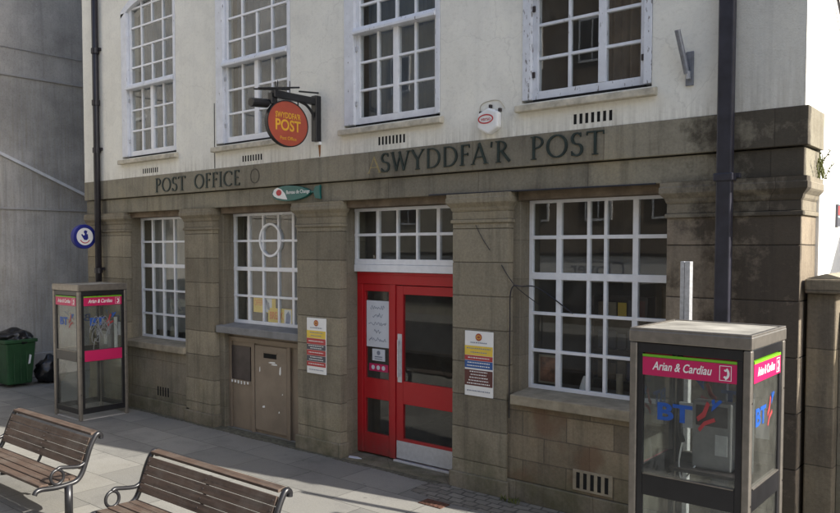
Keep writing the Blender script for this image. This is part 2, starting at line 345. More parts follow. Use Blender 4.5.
def smoothpath(pts, n=6):
    pts = [Vector(p) for p in pts]; out = []
    for i in range(len(pts)-1):
        p0, p1, p2, p3 = pts[max(i-1,0)], pts[i], pts[i+1], pts[min(i+2,len(pts)-1)]
        for k in range(n):
            t = k/n
            out.append(.5*((2*p1)+(-p0+p2)*t+(2*p0-5*p1+4*p2-p3)*t*t+(-p0+3*p1-3*p2+p3)*t**3))
    out.append(pts[-1]); return out
def text(s, size, loc, face, name, mat, parent, align='CENTER', shear=0., ext=.001, off=0., width=None, sy=1.):
    """flat lettering; face '-y' reads from the street, '+x' from the right"""
    cu = bpy.data.curves.new('t', 'FONT'); cu.body = s; cu.size = size; cu.align_x = align; cu.align_y = 'CENTER'
    cu.shear = shear; cu.extrude = ext; cu.offset = off; cu.resolution_u = 4
    t = bpy.data.objects.new('t', cu); COL.objects.link(t); bpy.context.view_layer.update()
    me = bpy.data.meshes.new_from_object(t); bpy.data.objects.remove(t); bpy.data.curves.remove(cu)
    xs = [v.co.x for v in me.vertices]; w = max(xs)-min(xs); k = (width/w) if width else 1.; mid = (max(xs)+min(xs))/2
    o = Vector(ORG.get(parent, (0,0,0))) if parent else Vector((0,0,0))
    for v in me.vertices:
        x, y, z = (v.co.x-(mid if align == 'CENTER' else 0))*k, v.co.y*sy, v.co.z
        p = {'-y': (x, -z, y), '+x': (z, x, y), '+y': (-x, z, y), '-x': (-z, -x, y)}[face]
        v.co = Vector(p)+Vector(loc)-o
    ob = bpy.data.objects.new(name, me); COL.objects.link(ob); me.materials.append(M[mat])
    if parent: ob.parent = parent; ORG[ob] = tuple(o)
    return ob

# ------------------------------------------------------------------ ground
o = struct(bx(-400, 400, -400, 400, -.5, -.125).build('road', 'asphalt'))
o = struct(bx(-60, 60, -5.35, 14, -.4, 0).build('pavement', 'slab'))
o = struct(bx(-60, 60, -5.5, -5.354, -.4, .002).build('kerb', 'kerb', bevel=.015))
o = struct(bx(-60, 60, -17.6, -14.8, -.4, -.02).build('opposite_pavement', 'slab'))
# strip of worn setts along the foot of the wall, and a narrow run of them further out
mb = MB(); pts = [(-5.5,-.42),(-5.0,-.5),(-4.4,-.47),(-3.2,-.50),(-1.6,-.46),(-1.6,.1),(-5.2,.1),(-5.55,-.1)]
mb.prism(pts, 'z', .001, .006); struct(mb.build('sett_strip', 'setts'))
mb = MB().box(-5.17, -4.87, -.70, -.53, .0, .010)
for i in range(5): mb.box(-5.15+i*.056, -5.125+i*.056, -.685, -.545, .010, .014)
tag(rebase(mb.build('manhole_cover', 'manhole', bevel=.003), (-5.02,-.62,0)), 'small rusty inspection cover in the paving in front of the door', 'manhole')

# ------------------------------------------------------------------ the post office
XL, XR = -13.5, -1.63
PO = thing('post_office_building', (0, 0, 0), 'two storey post office with cream render above a sandstone ground floor and red door', 'building')
WIN_U = [(-12.22,-10.60), (-9.61,-7.93), (-6.96,-5.40), (-4.36,-2.92)]        # trim, outer edges
ZS, ZSP, ZAR = 4.26, 6.72, 6.98
# upper wall with its arched openings
mb = MB(); xs = [XL] + [v for w in WIN_U for v in (w[0]+.02, w[1]-.02)] + [XR]
xs[-1] = -2.2
for i in range(0, len(xs), 2): mb.box(xs[i], xs[i+1], .01, .34, 3.93, 13)
bx(-2.2, XR, .004, .34, 3.93, 13).build('roughcast_corner', 'roughcast', PO)
for a, b in WIN_U:
    a += .02; b -= .02
    mb.box(a, b, .01, .34, 3.93, ZS)
    n = 14; arc = [(a+(b-a)*i/n, ZSP+(ZAR-ZSP)*math.sin(math.pi*i/n)**.75) for i in range(n+1)]
    mb.prism([(a, 13)]+arc+[(b, 13)], 'y', .01, .34)
mb.build('render_wall', 'cream', PO)
bx(XR-.3, XR, .58, 9.7, 0, 13).build('side_wall', 'sidewhite', PO)
bx(XR-.3, XR, .34, .58, 3.93, 13).build('side_wall', 'sidewhite', PO)
bx(XL, XL+.3, .58, 9.7, 0, 13).build('side_wall', 'cement', PO)
bx(XL+.3, XR-.3, 9.4, 9.7, 0, 13).build('rear_wall', 'cement', PO)
mb = MB().prism([(-.25,12.95),(4.85,18.6),(9.95,12.95),(9.7,12.85),(4.85,18.3),(0,12.85)], 'x', XL-.1, XR+.08); mb.build('roof', 'slate', PO)  # unseen roof and gables, height made up to shade the left house
MB().prism([(.02,13.01),(9.68,13.01),(4.85,18.25)], 'x', XR-.3, XR).build('gable', 'sidewhite', PO)
MB().prism([(.02,13.01),(9.68,13.01),(4.85,18.25)], 'x', XL, XL+.3).build('gable', 'cement', PO)
# floors and back wall inside
bx(XL+.3, XR-.3, .56, 9.4, -.1, .03).build('interior_floor', 'insidefloor', PO)
bx(XL+.3, XR-.3, .345, 9.4, 3.45, 3.7).build('interior_ceiling', 'inside', PO)
bx(XL+.3, XR-.3, .345, 9.4, 7.3, 7.5).build('interior_ceiling', 'inside', PO)
bx(XL+.31, XR-.31, 3.6, 3.7, .03, 7.29).build('interior_wall', 'inside', PO)
for xw in (-10.05, -7.45, -4.85):
    bx(xw-.05, xw+.05, .57, 3.6, .03, 3.45).build('interior_wall', 'inside', PO)
    bx(xw-.05, xw+.05, .345, 3.6, 3.7, 7.3).build('interior_wall', 'inside', PO)

# frieze, architrave
bx(XL, -1.602, 0, .345, 3.605, 3.93).build('frieze', 'frieze', PO, .006)
bx(-1.9, -1.604, .344, .58, 3.606, 3.929).build('frieze_return', 'frieze', PO, .004)
bx(XL, -1.64, .045, .5, 3.352, 3.592).build('architrave', 'archit', PO, .006)
bx(-1.9, -1.636, .04, .56, 3.352, 3.592).build('architrave_return', 'archit', PO, .006)
# ground floor wall behind the pilasters
OPEN = [(-12.22,-10.5), (-9.64,-7.9), (-7.085,-5.3), (-4.44,-2.82)]
mb = MB(); xs = [XL] + [v for w in OPEN for v in w] + [-1.93]
for i in range(0, len(xs), 2): bx(xs[i], xs[i+1], .16, .56, 0, 3.351).build('jamb_wall', 'jamb', PO, .004)
for (a, b) in OPEN: bx(a+.002, b-.002, .12, .56, 3.262, 3.351).build('lintel', 'lintel', PO)
# spandrels and sills
for i, (m_) in ((0, 'ashlar2'), (3, 'ashlar')):
    a, b = OPEN[i]
    bx(a-.1, b+.1, .07, .555, .23, 1.07).build('spandrel', m_, PO, .004)
    bx(a-.1, b+.1, .045, .56, 0, .225).build('plinth', 'ashlar2', PO, .012)
    MB().prism([(-.005,1.06),(.5,1.06),(.5,1.2),(.34,1.2),(-.005,1.165)], 'x', a-.02, b+.02).build('window_sill', 'sillstone', PO, .008)
a, b = OPEN[1]
MB().prism([(.07,1.46),(.5,1.46),(.5,1.6),(.34,1.6),(.07,1.565)], 'x', a-.09, b+.01).build('window_sill', 'leadsill', PO, .008)
# pilasters
PIL = [(-13.5,-12.22,'shaft'), (-10.48,-9.76,'shaft'), (-7.87,-7.06,'shaft'), (-5.26,-4.53,'shaft'), (-2.79,-1.655,'sooty')]
for i, (a, b, m_) in enumerate(PIL):
    last = i == 4; yb = .58 if last else .17; e = .0 if i == 0 else 1.
    rh, zo = (.48, .11) if last else (.375, .04)
    st = [(.19, 0)]; k = 1
    while rh*k-zo < 2.98:
        zj = rh*k-zo
        if zj > .24: st += [(zj-.006, 0), (zj-.0015, .007), (zj+.0015, .007), (zj+.006, 0)]
        k += 1
    st.append((3.02, 0)); mp_ = MB(); rings = []
    for z, d in st:
        rings.append([mp_.bm.verts.new(q) for q in ((a+d*e, .045+d, z), (b-d, .045+d, z), (b-d, yb, z), (a+d*e, yb, z))])
    for A, B in zip(rings, rings[1:]):
        for q in range(4): mp_.bm.faces.new((A[q], A[(q+1) % 4], B[(q+1) % 4], B[q]))
    mp_.bm.faces.new(rings[0][::-1]); mp_.bm.faces.new(rings[-1])
    p = mp_.build('pilaster', m_, PO, .004)
    bx(a-.03*e, b+.03, .015, yb+.004, 0, .188).build('base', 'ashlar2', p, .012)
    cm = 'friezedark' if last else 'cap'
    bx(a-.02*e, b+.022, .025, yb+.002, 3.022, 3.062).build('necking', cm, p, .008)
    bx(a-.004*e, b+.004, .041, yb+.003, 3.064, 3.15).build('frieze_block', cm, p, .004)
    # moulded cap: ovolo under a flat slab
    prof = [(0,3.152),(.012,3.17),(.02,3.20),(.05,3.235),(.06,3.25),(.06,3.30),(.052,3.31),(.052,3.349),(0,3.349)]
    mc = MB()
    for k in range(len(prof)-1):
        (d0, z0), (d1, z1) = prof[k], prof[k+1]
        if z1-z0 < .001: continue
        lo = [(a-d0*e, .041-d0), (b+d0, .041-d0), (b+d0, yb+.004), (a-d0*e, yb+.004)]
        hi = [(a-d1*e, .041-d1), (b+d1, .041-d1), (b+d1, yb+.004), (a-d1*e, yb+.004)]
        A = [mc.bm.verts.new((x, y, z0)) for x, y in lo]; B = [mc.bm.verts.new((x, y, z1)) for x, y in hi]
        for q in range(4): mc.bm.faces.new((A[q], A[(q+1) % 4], B[(q+1) % 4], B[q]))
        if k == 0: mc.bm.faces.new(A[::-1])
        if k == len(prof)-2: mc.bm.faces.new(B)
    bmesh.ops.remove_doubles(mc.bm, verts=mc.bm.verts[:], dist=.0005)
    mc.build('capital', cm, p)
bx(-2.2, -1.66, .582, .60, 0, 3.35).build('quoin_back', 'jamb', PO)

# ---- lower windows
def bars(x0, x1, z0, z1, vs, hs, y, d=.05):
    """vs / hs: (position, width) of upright and level bars"""
    mb = MB()
    for q, (x, w) in enumerate(vs): mb.box(x-w/2, x+w/2, y, y+d, z0, z1)
    for q, (z, w) in enumerate(hs): mb.box(x0, x1, y-.0035+(.0005*q), y+d-.004, z-w/2, z+w/2)
    return mb
GY = .35
def window(x0, x1, z0, z1, vs, hs, y=GY, name='window', mat='white'):
    f = bars(x0, x1, z0, z1, vs, hs, y).build(name, mat, PO, .004)
    bx(x0+.01, x1-.01, y+.022, y+.026, z0+.01, z1-.01).build('glass', 'glass', f)
    return f
hs = [(3.245,.04),(2.85,.034),(2.44,.06),(2.02,.034),(1.61,.034),(1.215,.05)]
window(-12.22, -10.5, 1.2, 3.26, [(-12.2,.045),(-11.87,.036),(-11.55,.036),(-11.22,.036),(-10.88,.036),(-10.52,.045)], hs)
hs2 = [(3.245,.04),(2.85,.034),(2.43,.06),(2.02,.034),(1.625,.05)]
w2 = window(-9.64, -7.9, 1.6, 3.26, [(-9.615,.045),(-9.28,.05),(-8.95,.034),(-8.61,.034),(-8.29,.05),(-7.92,.045)], hs2)
MB().ringplate((-8.78, 2.86), .245, .25, .032, 'y', GY-.012, GY+.05).build('oval_frame', 'white', w2)
hs4 = [(3.25,.04),(2.86,.04),(2.44,.075),(2.03,.034),(1.62,.034),(1.215,.05)]
window(-4.44, -2.82, 1.2, 3.26, [(-4.42,.045),(-4.08,.06),(-3.735,.036),(-3.545,.036),(-3.225,.06),(-2.84,.045)], hs4)
tr = window(-7.085, -5.3, 2.53, 3.26, [(-7.06,.045),(-6.68,.05),(-6.35,.03),(-6.03,.03),(-5.70,.05),(-5.32,.04)], [(3.24,.04),(2.915,.036),(2.565,.07)])
bx(-7.083, -5.302, .335, .45, 2.435, 2.528).build('transom_sill', 'white', tr, .006)
# ---- red door
DY = .395
df = MB().box(-7.083, -5.302, DY, DY+.1, 2.275, 2.432).box(-7.083, -6.985, DY, DY+.1, .03, 2.274).box(-6.515, -6.42, DY, DY+.1, .03, 2.274).box(-5.38, -5.302, DY, DY+.1, .03, 2.274).box(-7.05,-5.33,DY-.02,DY,2.40,2.43)
df = df.build('door_frame', 'red', PO, .006)
sl = MB().box(-6.984, -6.516, DY+.02, DY+.07, 2.18, 2.274).box(-6.984, -6.516, DY+.02, DY+.07, .76, 1.03).box(-6.984, -6.516, DY+.02, DY+.07, .03, .30)
sl.box(-6.984,-6.955,DY+.019,DY+.07,.03,2.274).box(-6.545,-6.516,DY+.019,DY+.07,.03,2.274)
sl = sl.build('door_sidelight', 'red', df, .005)
dl = MB().box(-6.415, -6.30, DY+.015, DY+.065, .045, 2.265).box(-5.50, -5.385, DY+.015, DY+.065, .045, 2.265)
for z0, z1 in ((.045,.31),(.755,1.045),(2.155,2.265)): dl.box(-6.30, -5.50, DY+.016, DY+.064, z0, z1)
door = dl.build('door', 'red', PO, .004)
bx(-6.30, -5.50, DY+.036, DY+.041, .30, .765).build('glass', 'glass', door); bx(-6.30, -5.50, DY+.036, DY+.041, 1.035, 2.165).build('glass', 'glass', door)
bx(-6.956, -6.545, DY+.042, DY+.047, .03, 2.274).build('sidelight_glass', 'glass', df)
bx(-6.40, -5.40, DY+.004, DY+.014, .05, .275).build('kick_plate', 'alu', door, .002)
mb = bx(-6.385, -6.315, DY+.004, DY+.014, 1.03, 1.65).box(-6.36,-6.34,DY-.035,DY-.015,1.1,1.58).box(-6.36,-6.34,DY-.016,DY+.005,1.12,1.15).box(-6.36,-6.34,DY-.016,DY+.005,1.53,1.56)
mb.build('handle', 'alu', door, .003)
bx(-6.43, -5.31, DY-.03, DY+.1, .004, .03).build('threshold', 'alu', PO, .004)
bx(-7.08, -5.3, .05, .56, -.05, .008).build('doorstep', 'ashlar2', PO)
# ---- brown posting panel under the second window
a, b = OPEN[1]
pp = MB().box(a, b, .27, .5, 0, 1.459).box(a,a+.06,.24,.27,0,1.40).box(a+.06,b,.24,.269,1.33,1.40).box(-9.1,-9.03,.235,.27,.0,1.33).box(-8.31,-8.24,.235,.27,.0,1.33).build('posting_panel', 'brownpaint', PO, .004)
bx(-9.60, -9.14, .252, .271, .75, 1.26).build('vending_plate', 'platedark', pp, .004)
bx(-9.62, -9.12, .245, .262, .70, .745).build('drip_ledge', 'brownpaint2', pp, .004)
mb = MB()
for k in range(6): mb.box(-9.58+k*.075, -9.555+k*.075+.012*random.random(), .241, .246, .70-.03*random.random(), .735)
mb.build('paint_drips', 'signwhite', pp)
dr = bx(-9.02, -8.32, .243, .27, .05, 1.31).build('access_door', 'brownpaint2', pp, .006)
bx(-8.82, -8.54, .238, .244, 1.135, 1.205).build('posting_slot', 'slot', dr, .002)
bx(-8.84, -8.52, .235, .243, 1.206, 1.225).build('slot_hood', 'brownpaint', dr, .003)
mb = MB()
for (x, z, w, h) in ((-8.72,1.07,.16,.022),(-8.66,1.045,.14,.02),(-8.92,.93,.02,.07),(-8.48,.93,.04,.11),(-8.86,.40,.06,.03),(-8.5,.36,.025,.025),(-8.42,.63,.015,.02)):
    mb.prism([(x,z),(x+w*.5,z-h*.2),(x+w,z+h*.1),(x+w*.9,z+h),(x+w*.3,z+h*.8)], 'y', .2405, .2435)
mb.build('torn_sticker', 'signwhite', dr)

# ---- upper windows
def upper(a, b, wide=False, single=False, mat='peel'):
    W = b-a; g0, g1 = a+.25, b-.13              # glazing
    if single: g0, g1 = a+.185, b-.15
    y = .06; n = 14; mbt = MB()
    tr_ = .16
    def arcz(x, dz=0.): t = min(max((x-a)/(b-a), 0), 1); return ZSP+(ZAR-ZSP)*math.sin(math.pi*t)**.75+dz
    # flat architrave boards and the arched head
    mbt.box(a+.024, g0-.06, .0, .14, ZS+.03, ZSP-.02).box(g1+.05, b-.024, .0, .14, ZS+.03, ZSP-.02)
    xsn = [a+.026+(b-a-.052)*i/n for i in range(n+1)]
    mbt.prism([(x, arcz(x, -.004)) for x in xsn]+[(x, arcz(x, -.13)) for x in xsn[::-1]], 'y', .0, .14)
    f = mbt.build('window', mat, PO, .005)
    fr = MB()
    fr.box(g0-.06, g0, y-.01, y+.07, ZS+.03, 6.9).box(g1, g1+.05, y-.01, y+.07, ZS+.03, 6.9)
    fr.box(g0, g1, y-.009, y+.07, ZS+.03, 4.375)
    cols = [g0+(g1-g0)*k/4 for k in (1, 2, 3)]; mid = cols[1]
    if single: mid = g0+(g1-g0)*.645; cols = [g0+(g1-g0)*.32, mid]
    fr.box(mid-.04, mid+.04, y-.012, y+.06, 4.376, 5.40)
    for c in cols:
        if c != mid: fr.box(c-.015, c+.015, y, y+.05, 4.376, 5.40)
        fr.box(c-.015, c+.015, y, y+.05, 5.485, 6.08)
        fr.box(c-.015, c+.015, y, y+.05, 6.43, 6.92)
    if not single:
        for c in (cols[0], cols[2]): fr.box(c-.015, c+.015, y, y+.05, 6.08, 6.43)
    for z in (4.715, 5.06, 5.77, 6.10, 6.43, 6.75): fr.box(g0, g1, y+.002, y+.048, z-.015, z+.015)
    fr.build('casement', 'white' if mat == 'peel' else 'peel', f, .004)
    MB().prism([(-.035,5.40),(.13,5.40),(.13,5.485),(0,5.485),(-.035,5.43)], 'x', g0-.06, g1+.05).build('transom', mat, f, .004)
    mg = MB().box(g0-.0, g1, y+.022, y+.026, 4.35, 6.9); mg.build('glass', 'glass', f)
    bx(g0-.05, g1+.05, .03, .14, ZS+.001, ZS+.03).build('painted_shadow_gap', 'slot', f)  # near-black bar colours in the shade under the frame
    hg = MB()
    for z in (4.52, 5.2): hg.box(g0-.075, g0-.03, y-.03, y-.01, z, z+.06).box(g1+.012, g1+.04, y-.03, y-.01, z, z+.06)
    hg.build('hinge', 'galv' if not single else 'platedark', f, .004)
    MB().prism([(-.07,4.165),(.06,4.165),(.06,4.262),(-.07,4.235)], 'x', a-.03, b+.035).build('sill', 'uppersill', f, .01)
for i, (a, b) in enumerate(WIN_U): upper(a, b, single=(i == 3), mat='peel2' if i == 3 else 'peel')
# ventilation slots
def vent(x0, x1, z0, z1, n, y, back=None):
    p = MB(); w = (x1-x0)/(2*n-1)
    for k in range(n): p.box(x0+2*k*w, x0+(2*k+1)*w*1.0+0, y-.0015, y+.02, z0, z1)
    return p.build('air_vent', 'slot', PO)
vent(-11.58, -11.14, 3.975, 4.055, 8, .01); vent(-8.98, -8.55, 3.985, 4.07, 8, .01)
vent(-6.36, -5.94, 4.0, 4.10, 8, .01); vent(-3.74, -3.33, 3.985, 4.085, 7, .01)
vent(-11.33, -11.0, .30, .45, 5, .07)
fr = bx(-3.74, -3.31, .06, .075, .26, .475).build('vent_grille', 'sillstone', PO, .003)
vent(-3.70, -3.35, .285, .45, 5, .06)

# ---- roman lettering on the frieze
T_, t_ = .15, .085
def arcp(cx, cz, rx, rz, a0, a1, n=14): return [(cx+rx*math.cos(R(a0+(a1-a0)*i/n)), cz+rz*math.sin(R(a0+(a1-a0)*i/n))) for i in range(n+1)]
def ser(x, z, w=.26): return ([(x-w/2, z), (x+w/2, z)], .045)
GL = {
 'P': (.62, [([(.14,0),(.14,1)],T_), (arcp(.14,.74,.42,.26,90,-90),.10), ser(.14,.02), ser(.07,.98,.16)]),
 'O': (1.0, [(arcp(.5,.5,.44,.47,0,360,28),.12)]),
 'S': (.58, [(arcp(.29,.74,.21,.23,40,270,12)+arcp(.29,.265,.23,.245,90,-145,14)[1:],.12), ([(.45,.98),(.46,.80)],.05), ([(.07,.02),(.06,.22)],.05)]),
 'T': (.80, [([(.4,0),(.4,.96)],T_), ([(.02,.96),(.78,.96)],.075), ser(.4,.02), ([(.04,.97),(.03,.82)],.05), ([(.76,.97),(.77,.82)],.05)]),
 'F': (.56, [([(.14,0),(.14,1)],T_), ([(.1,.97),(.52,.97)],.07), ([(.14,.53),(.44,.53)],.065), ser(.14,.02), ([(.51,.98),(.52,.84)],.05), ([(.44,.60),(.44,.46)],.04)]),
 'I': (.30, [([(.15,0),(.15,1)],T_), ser(.15,.02), ser(.15,.98)]),
 'C': (.86, [(arcp(.5,.5,.44,.47,48,312,22),.12), ([(.80,.90),(.82,.72)],.05)]),
 'E': (.56, [([(.14,0),(.14,1)],T_), ([(.1,.97),(.50,.97)],.07), ([(.14,.52),(.42,.52)],.065), ([(.1,.035),(.54,.035)],.07), ([(.50,.98),(.51,.84)],.05), ([(.53,.02),(.55,.18)],.05)]),
 'W': (1.12, [([(.05,1),(.32,.02)],T_), ([(.32,.02),(.56,.97)],.08), ([(.5,1),(.78,.02)],T_), ([(.78,.02),(1.06,1)],.08), ser(.06,.98,.22), ser(1.05,.98,.2)]),
 'Y': (.78, [([(.06,1),(.39,.48)],T_), ([(.39,.48),(.72,1)],.08), ([(.39,.0),(.39,.5)],T_), ser(.39,.02), ser(.07,.98,.2), ser(.71,.98,.18)]),
 'D': (.86, [([(.14,0),(.14,1)],T_), ([(.08,.97),(.3,.97)]+arcp(.34,.5,.44,.47,90,-90,16)+[(.3,.03),(.08,.03)],.105)]),
 'A': (.82, [([(.06,.02),(.40,1)],.08), ([(.38,1),(.74,.02)],T_), ([(.18,.34),(.60,.34)],.06), ser(.06,.02,.2), ser(.74,.02,.22)]),
 'R': (.74, [([(.14,0),(.14,1)],T_), (arcp(.14,.75,.36,.24,90,-90),.10), ([(.32,.50),(.70,.02)],T_), ser(.14,.02), ser(.07,.98,.16)]),
 "'": (.22, [([(.12,1),(.09,.74)],.09)]),
}
def letter(ch, x, z, h, w, y=-.014, mat='bronze', name='letter', dep=.018):
    gw, strokes = GL[ch]; sx = w/gw; mb = MB(); k = 0
    for pts, th in strokes:
        pts = [Vector((px*sx, pz*h)) for px, pz in pts]; th *= h*.80; L = []; Rr = []
        closed = (pts[0]-pts[-1]).length < 1e-4
        for i, p in enumerate(pts):
            if closed: d = pts[(i+1) if i+1 < len(pts) else 1]-pts[i-1 if i else -2]
            else: d = pts[min(i+1, len(pts)-1)]-pts[max(i-1, 0)]
            d.normalize(); nrm = Vector((-d.y, d.x)); tt = th
            if len(pts) > 8: tt = th*(.55+.75*abs(d.y))          # thick uprights, thin top and bottom
            L.append(p+nrm*tt/2); Rr.append(p-nrm*tt/2)
        yy = y-.0006*k; k += 1
        F = [[mb.bm.verts.new((x+q.x, t, z+q.y)) for q in A] for t in (yy, y+dep) for A in (L, Rr)]
        for i in range(len(pts)-1):
            mb.bm.faces.new((F[0][i],F[0][i+1],F[1][i+1],F[1][i])); mb.bm.faces.new((F[2][i],F[2][i+1],F[3][i+1],F[3][i]))
            mb.bm.faces.new((F[0][i],F[0][i+1],F[2][i+1],F[2][i])); mb.bm.faces.new((F[1][i],F[1][i+1],F[3][i+1],F[3][i]))
        for j in (0, len(pts)-1):
            if not closed: mb.bm.faces.new((F[0][j],F[1][j],F[3][j],F[2][j]))
    return mb.build(name, mat, PO)
def word(s, x0, x1, z, h, space=.13):
    tot = sum(GL[c][0] for c in s)+space*(len(s)-1); k = (x1-x0)/tot; x = x0
    for c in s:
        letter(c, x, z, h, GL[c][0]*k); x += (GL[c][0]+space)*k
word('POST', -11.19, -10.36, 3.645, .225); word('OFFICE', -10.13, -9.03, 3.65, .225)
letter('O', -8.80, 3.66, .21, .21, -.0015, 'ghostO', 'letter_scar', .004)
letter('A', -6.53, 3.665, .2, .22, -.0015, 'ghostA', 'letter_scar', .004)
word("SWYDDFA'R", -6.31, -4.47, 3.665, .23, .10); word('POST', -4.22, -3.40, 3.665, .235)
# stray cables on the stone
mb = MB().tube(smoothpath([(-4.49,.03,.9),(-4.485,.03,1.9),(-4.47,.03,2.30),(-4.38,.12,2.33),(-4.3,.33,2.30),(-3.9,.335,2.05)]), .007, 6)
mb.build('cable', 'pipeL', PO); MB().tube(smoothpath([(-4.94,.035,3.0),(-4.85,.035,2.85),(-4.75,.035,2.72)]), .004, 5).build('cable', 'pipeL', PO)
MB().tube(smoothpath([(-4.6,.036,2.56),(-4.5,.038,2.42),(-4.42,.1,2.3),(-4.3,.34,2.12)]), .005, 5).build('cable', 'pipeL', PO)
MB().tube([(-5.6,.038,3.36),(-4.9,.036,3.356),(-4.2,.036,3.352),(-2.9,.036,3.348)], .009, 6).build('cable', 'pipeL', PO)
MB().tube(smoothpath([(-1.61,.62,5.35),(-1.6,1.0,5.0),(-1.6,2.0,4.35),(-1.6,4.0,3.5)]), .012, 6).build('cable', 'pipeL', PO)
MB().tube([(-9.63,.006,4.9),(-9.632,.006,4.4),(-9.63,.006,3.935)], .006, 5).build('cable', 'platedark', PO)
bx(-5.75, -5.3, .30, .34, 3.27, 3.30).build('lintel_patch', 'lintel', PO)

# ------------------------------------------------------------------ blinds, curtains and things behind the glass
def pleat(name, x0, x1, y, z0, z1, n, depth, mat, label, cat, group):
    mb = MB(); pr = []; k = n*4
    for i in range(k+1): pr.append((x0+(x1-x0)*i/k, y+depth*math.sin(2*math.pi*i/4+.3*math.sin(i))))
    A = [mb.bm.verts.new((px, py, z0)) for px, py in pr]; B = [mb.bm.verts.new((px, py, z1)) for px, py in pr]
    for i in range(k): mb.bm.faces.new((A[i], A[i+1], B[i+1], B[i]))
    o = mb.build(name, mat); s = o.modifiers.new('s', 'SOLIDIFY'); s.thickness = .004
    rebase(o, ((x0+x1)/2, y, z0)); return tag(o, label, cat, group)
g = 'blinds behind the ground floor windows'
pleat('vertical_blind', -12.2, -10.55, .62, 1.3, 3.3, 20, .025, 'blind', 'pale grey vertical blind behind the ground floor window beside the far phone box', 'blind', g)
pleat('vertical_blind', -9.3, -8.35, .66, 1.75, 3.3, 10, .03, 'curtain', 'brown vertical blind behind the window with an oval pane', 'blind', g)
for i, (a, b) in enumerate(WIN_U):
    lab = ['grey blind behind the upstairs window next to the black drainpipe', 'grey blind behind the upstairs window above the hanging sign', 'grey blind behind the upstairs window left of the alarm box'][i] if i < 3 else None
    if lab: pleat('window_blind', a+.2, b-.1, .28, 4.3, 6.95, 9, .012, 'upblind', lab, 'blind', 'blinds behind the upstairs windows')
pleat('window_curtain', -3.62, -2.98, .36, 4.3, 6.95, 7, .03, 'curtain', 'brown curtain behind the upstairs window with flaking paint', 'curtain', None)
# posters in the second window
def sheet(name, x0, x1, z0, z1, y, mat, label, cat, group=None, tilt=0.):
    r = thing(name, ((x0+x1)/2, y, z0), label, cat, group)
    bx(x0, x1, y, y+.004, z0, z1).build('sheet', mat, r)
    return r
gp = 'yellow posters in the oval pane window'
r = sheet('window_poster', -9.22, -8.72, 1.78, 2.02, .39, 'panelyellow', 'yellow poster with red lettering and a picture, the higher one in the window', 'poster', gp)
bx(-8.98, -8.80, .387, .389, 1.79, 2.01).build('picture', 'paper', r); MB().prism([(-8.90,1.84),(-8.84,1.82),(-8.86,1.93),(-8.95,2.0)], 'y', .3845, .3865).build('picture', 'ink', r)
text('OFFER', .13, (-9.10, .388, 1.92), '-y', 'lettering', 'orange', r, width=.2)
r = sheet('window_poster', -8.88, -8.36, 1.62, 1.86, .385, 'panelyellow', 'yellow poster with orange word and blue figures, the lower one by the sill', 'poster', gp)
text('BREAK', .15, (-8.69, .383, 1.745), '-y', 'lettering', 'orange', r, width=.3, off=.004)
bx(-8.52, -8.37, .382, .384, 1.63, 1.85).build('picture', 'paper', r); MB().prism([(-8.49,1.64),(-8.40,1.64),(-8.39,1.76),(-8.43,1.83),(-8.48,1.78)], 'y', .379, .3815).build('picture', 'panelblue', r)
# framed brown picture and odds and ends on the right window's sill
r = thing('framed_picture', (-4.2, .50, 1.23), 'small brown framed picture leaning in the bottom corner pane', 'picture')
MB().box(-4.39,-4.13,.48,.5,1.24,1.56).build('frame', 'sillstone', r, .004); bx(-4.365,-4.155,.476,.479,1.265,1.535).build('print', 'picture', r)
mb = MB().tube([(-3.86,.55,1.22),(-3.86,.55,1.30),(-3.86,.55,1.36)], .06, 10, r1=.015)
tag(rebase(mb.build('ornament', 'signwhite', smooth=False), (-3.86,.55,1.22)), 'small white cone ornament on the window sill', 'ornament')
mb = MB().tube([(-3.45,.52,1.22),(-3.45,.52,1.34),(-3.45,.52,1.37),(-3.45,.52,1.43)], .035, 12)
tag(rebase(mb.build('bottle', 'sillstone', smooth=False), (-3.45,.52,1.22)), 'small pale bottle on the window sill near the phone box', 'bottle')
bx(-4.4, -2.9, .46, .75, 1.12, 1.21).build('window_board', 'inside', PO)
mb = MB().box(-3.4,-2.85,1.5,1.56,.9,2.3).box(-3.38,-2.87,1.49,1.5,1.55,1.58)
tag(rebase(mb.build('notice_board', 'lintel'), (-3.1,1.5,.9)), 'dark brown board standing inside the big right window', 'board')
r = thing('leaflet_rack', (-3.72, 1.1, .03), 'dark rack of coloured leaflets standing inside the big right window', 'rack')
MB().box(-4.05,-4.02,1.08,1.3,.03,2.2).box(-3.42,-3.39,1.08,1.3,.03,2.2).box(-4.02,-3.42,1.28,1.3,.03,2.2).build('frame', 'platedark', r)
random.seed(5)
for q, z in enumerate((1.25, 1.6, 1.95)):
    bx(-4.02, -3.42, 1.1, 1.28, z-.03, z).build('shelf', 'platedark', r)
    for k in range(5):
        x = -4.0+k*.118; bx(x, x+.1, 1.15, 1.16, z+.002, z+random.uniform(.17,.22)).build('leaflet', random.choice(['panelmaroon','panelgrey','sillstone','panelgrey','navy','lintel','panelyellow']), r)
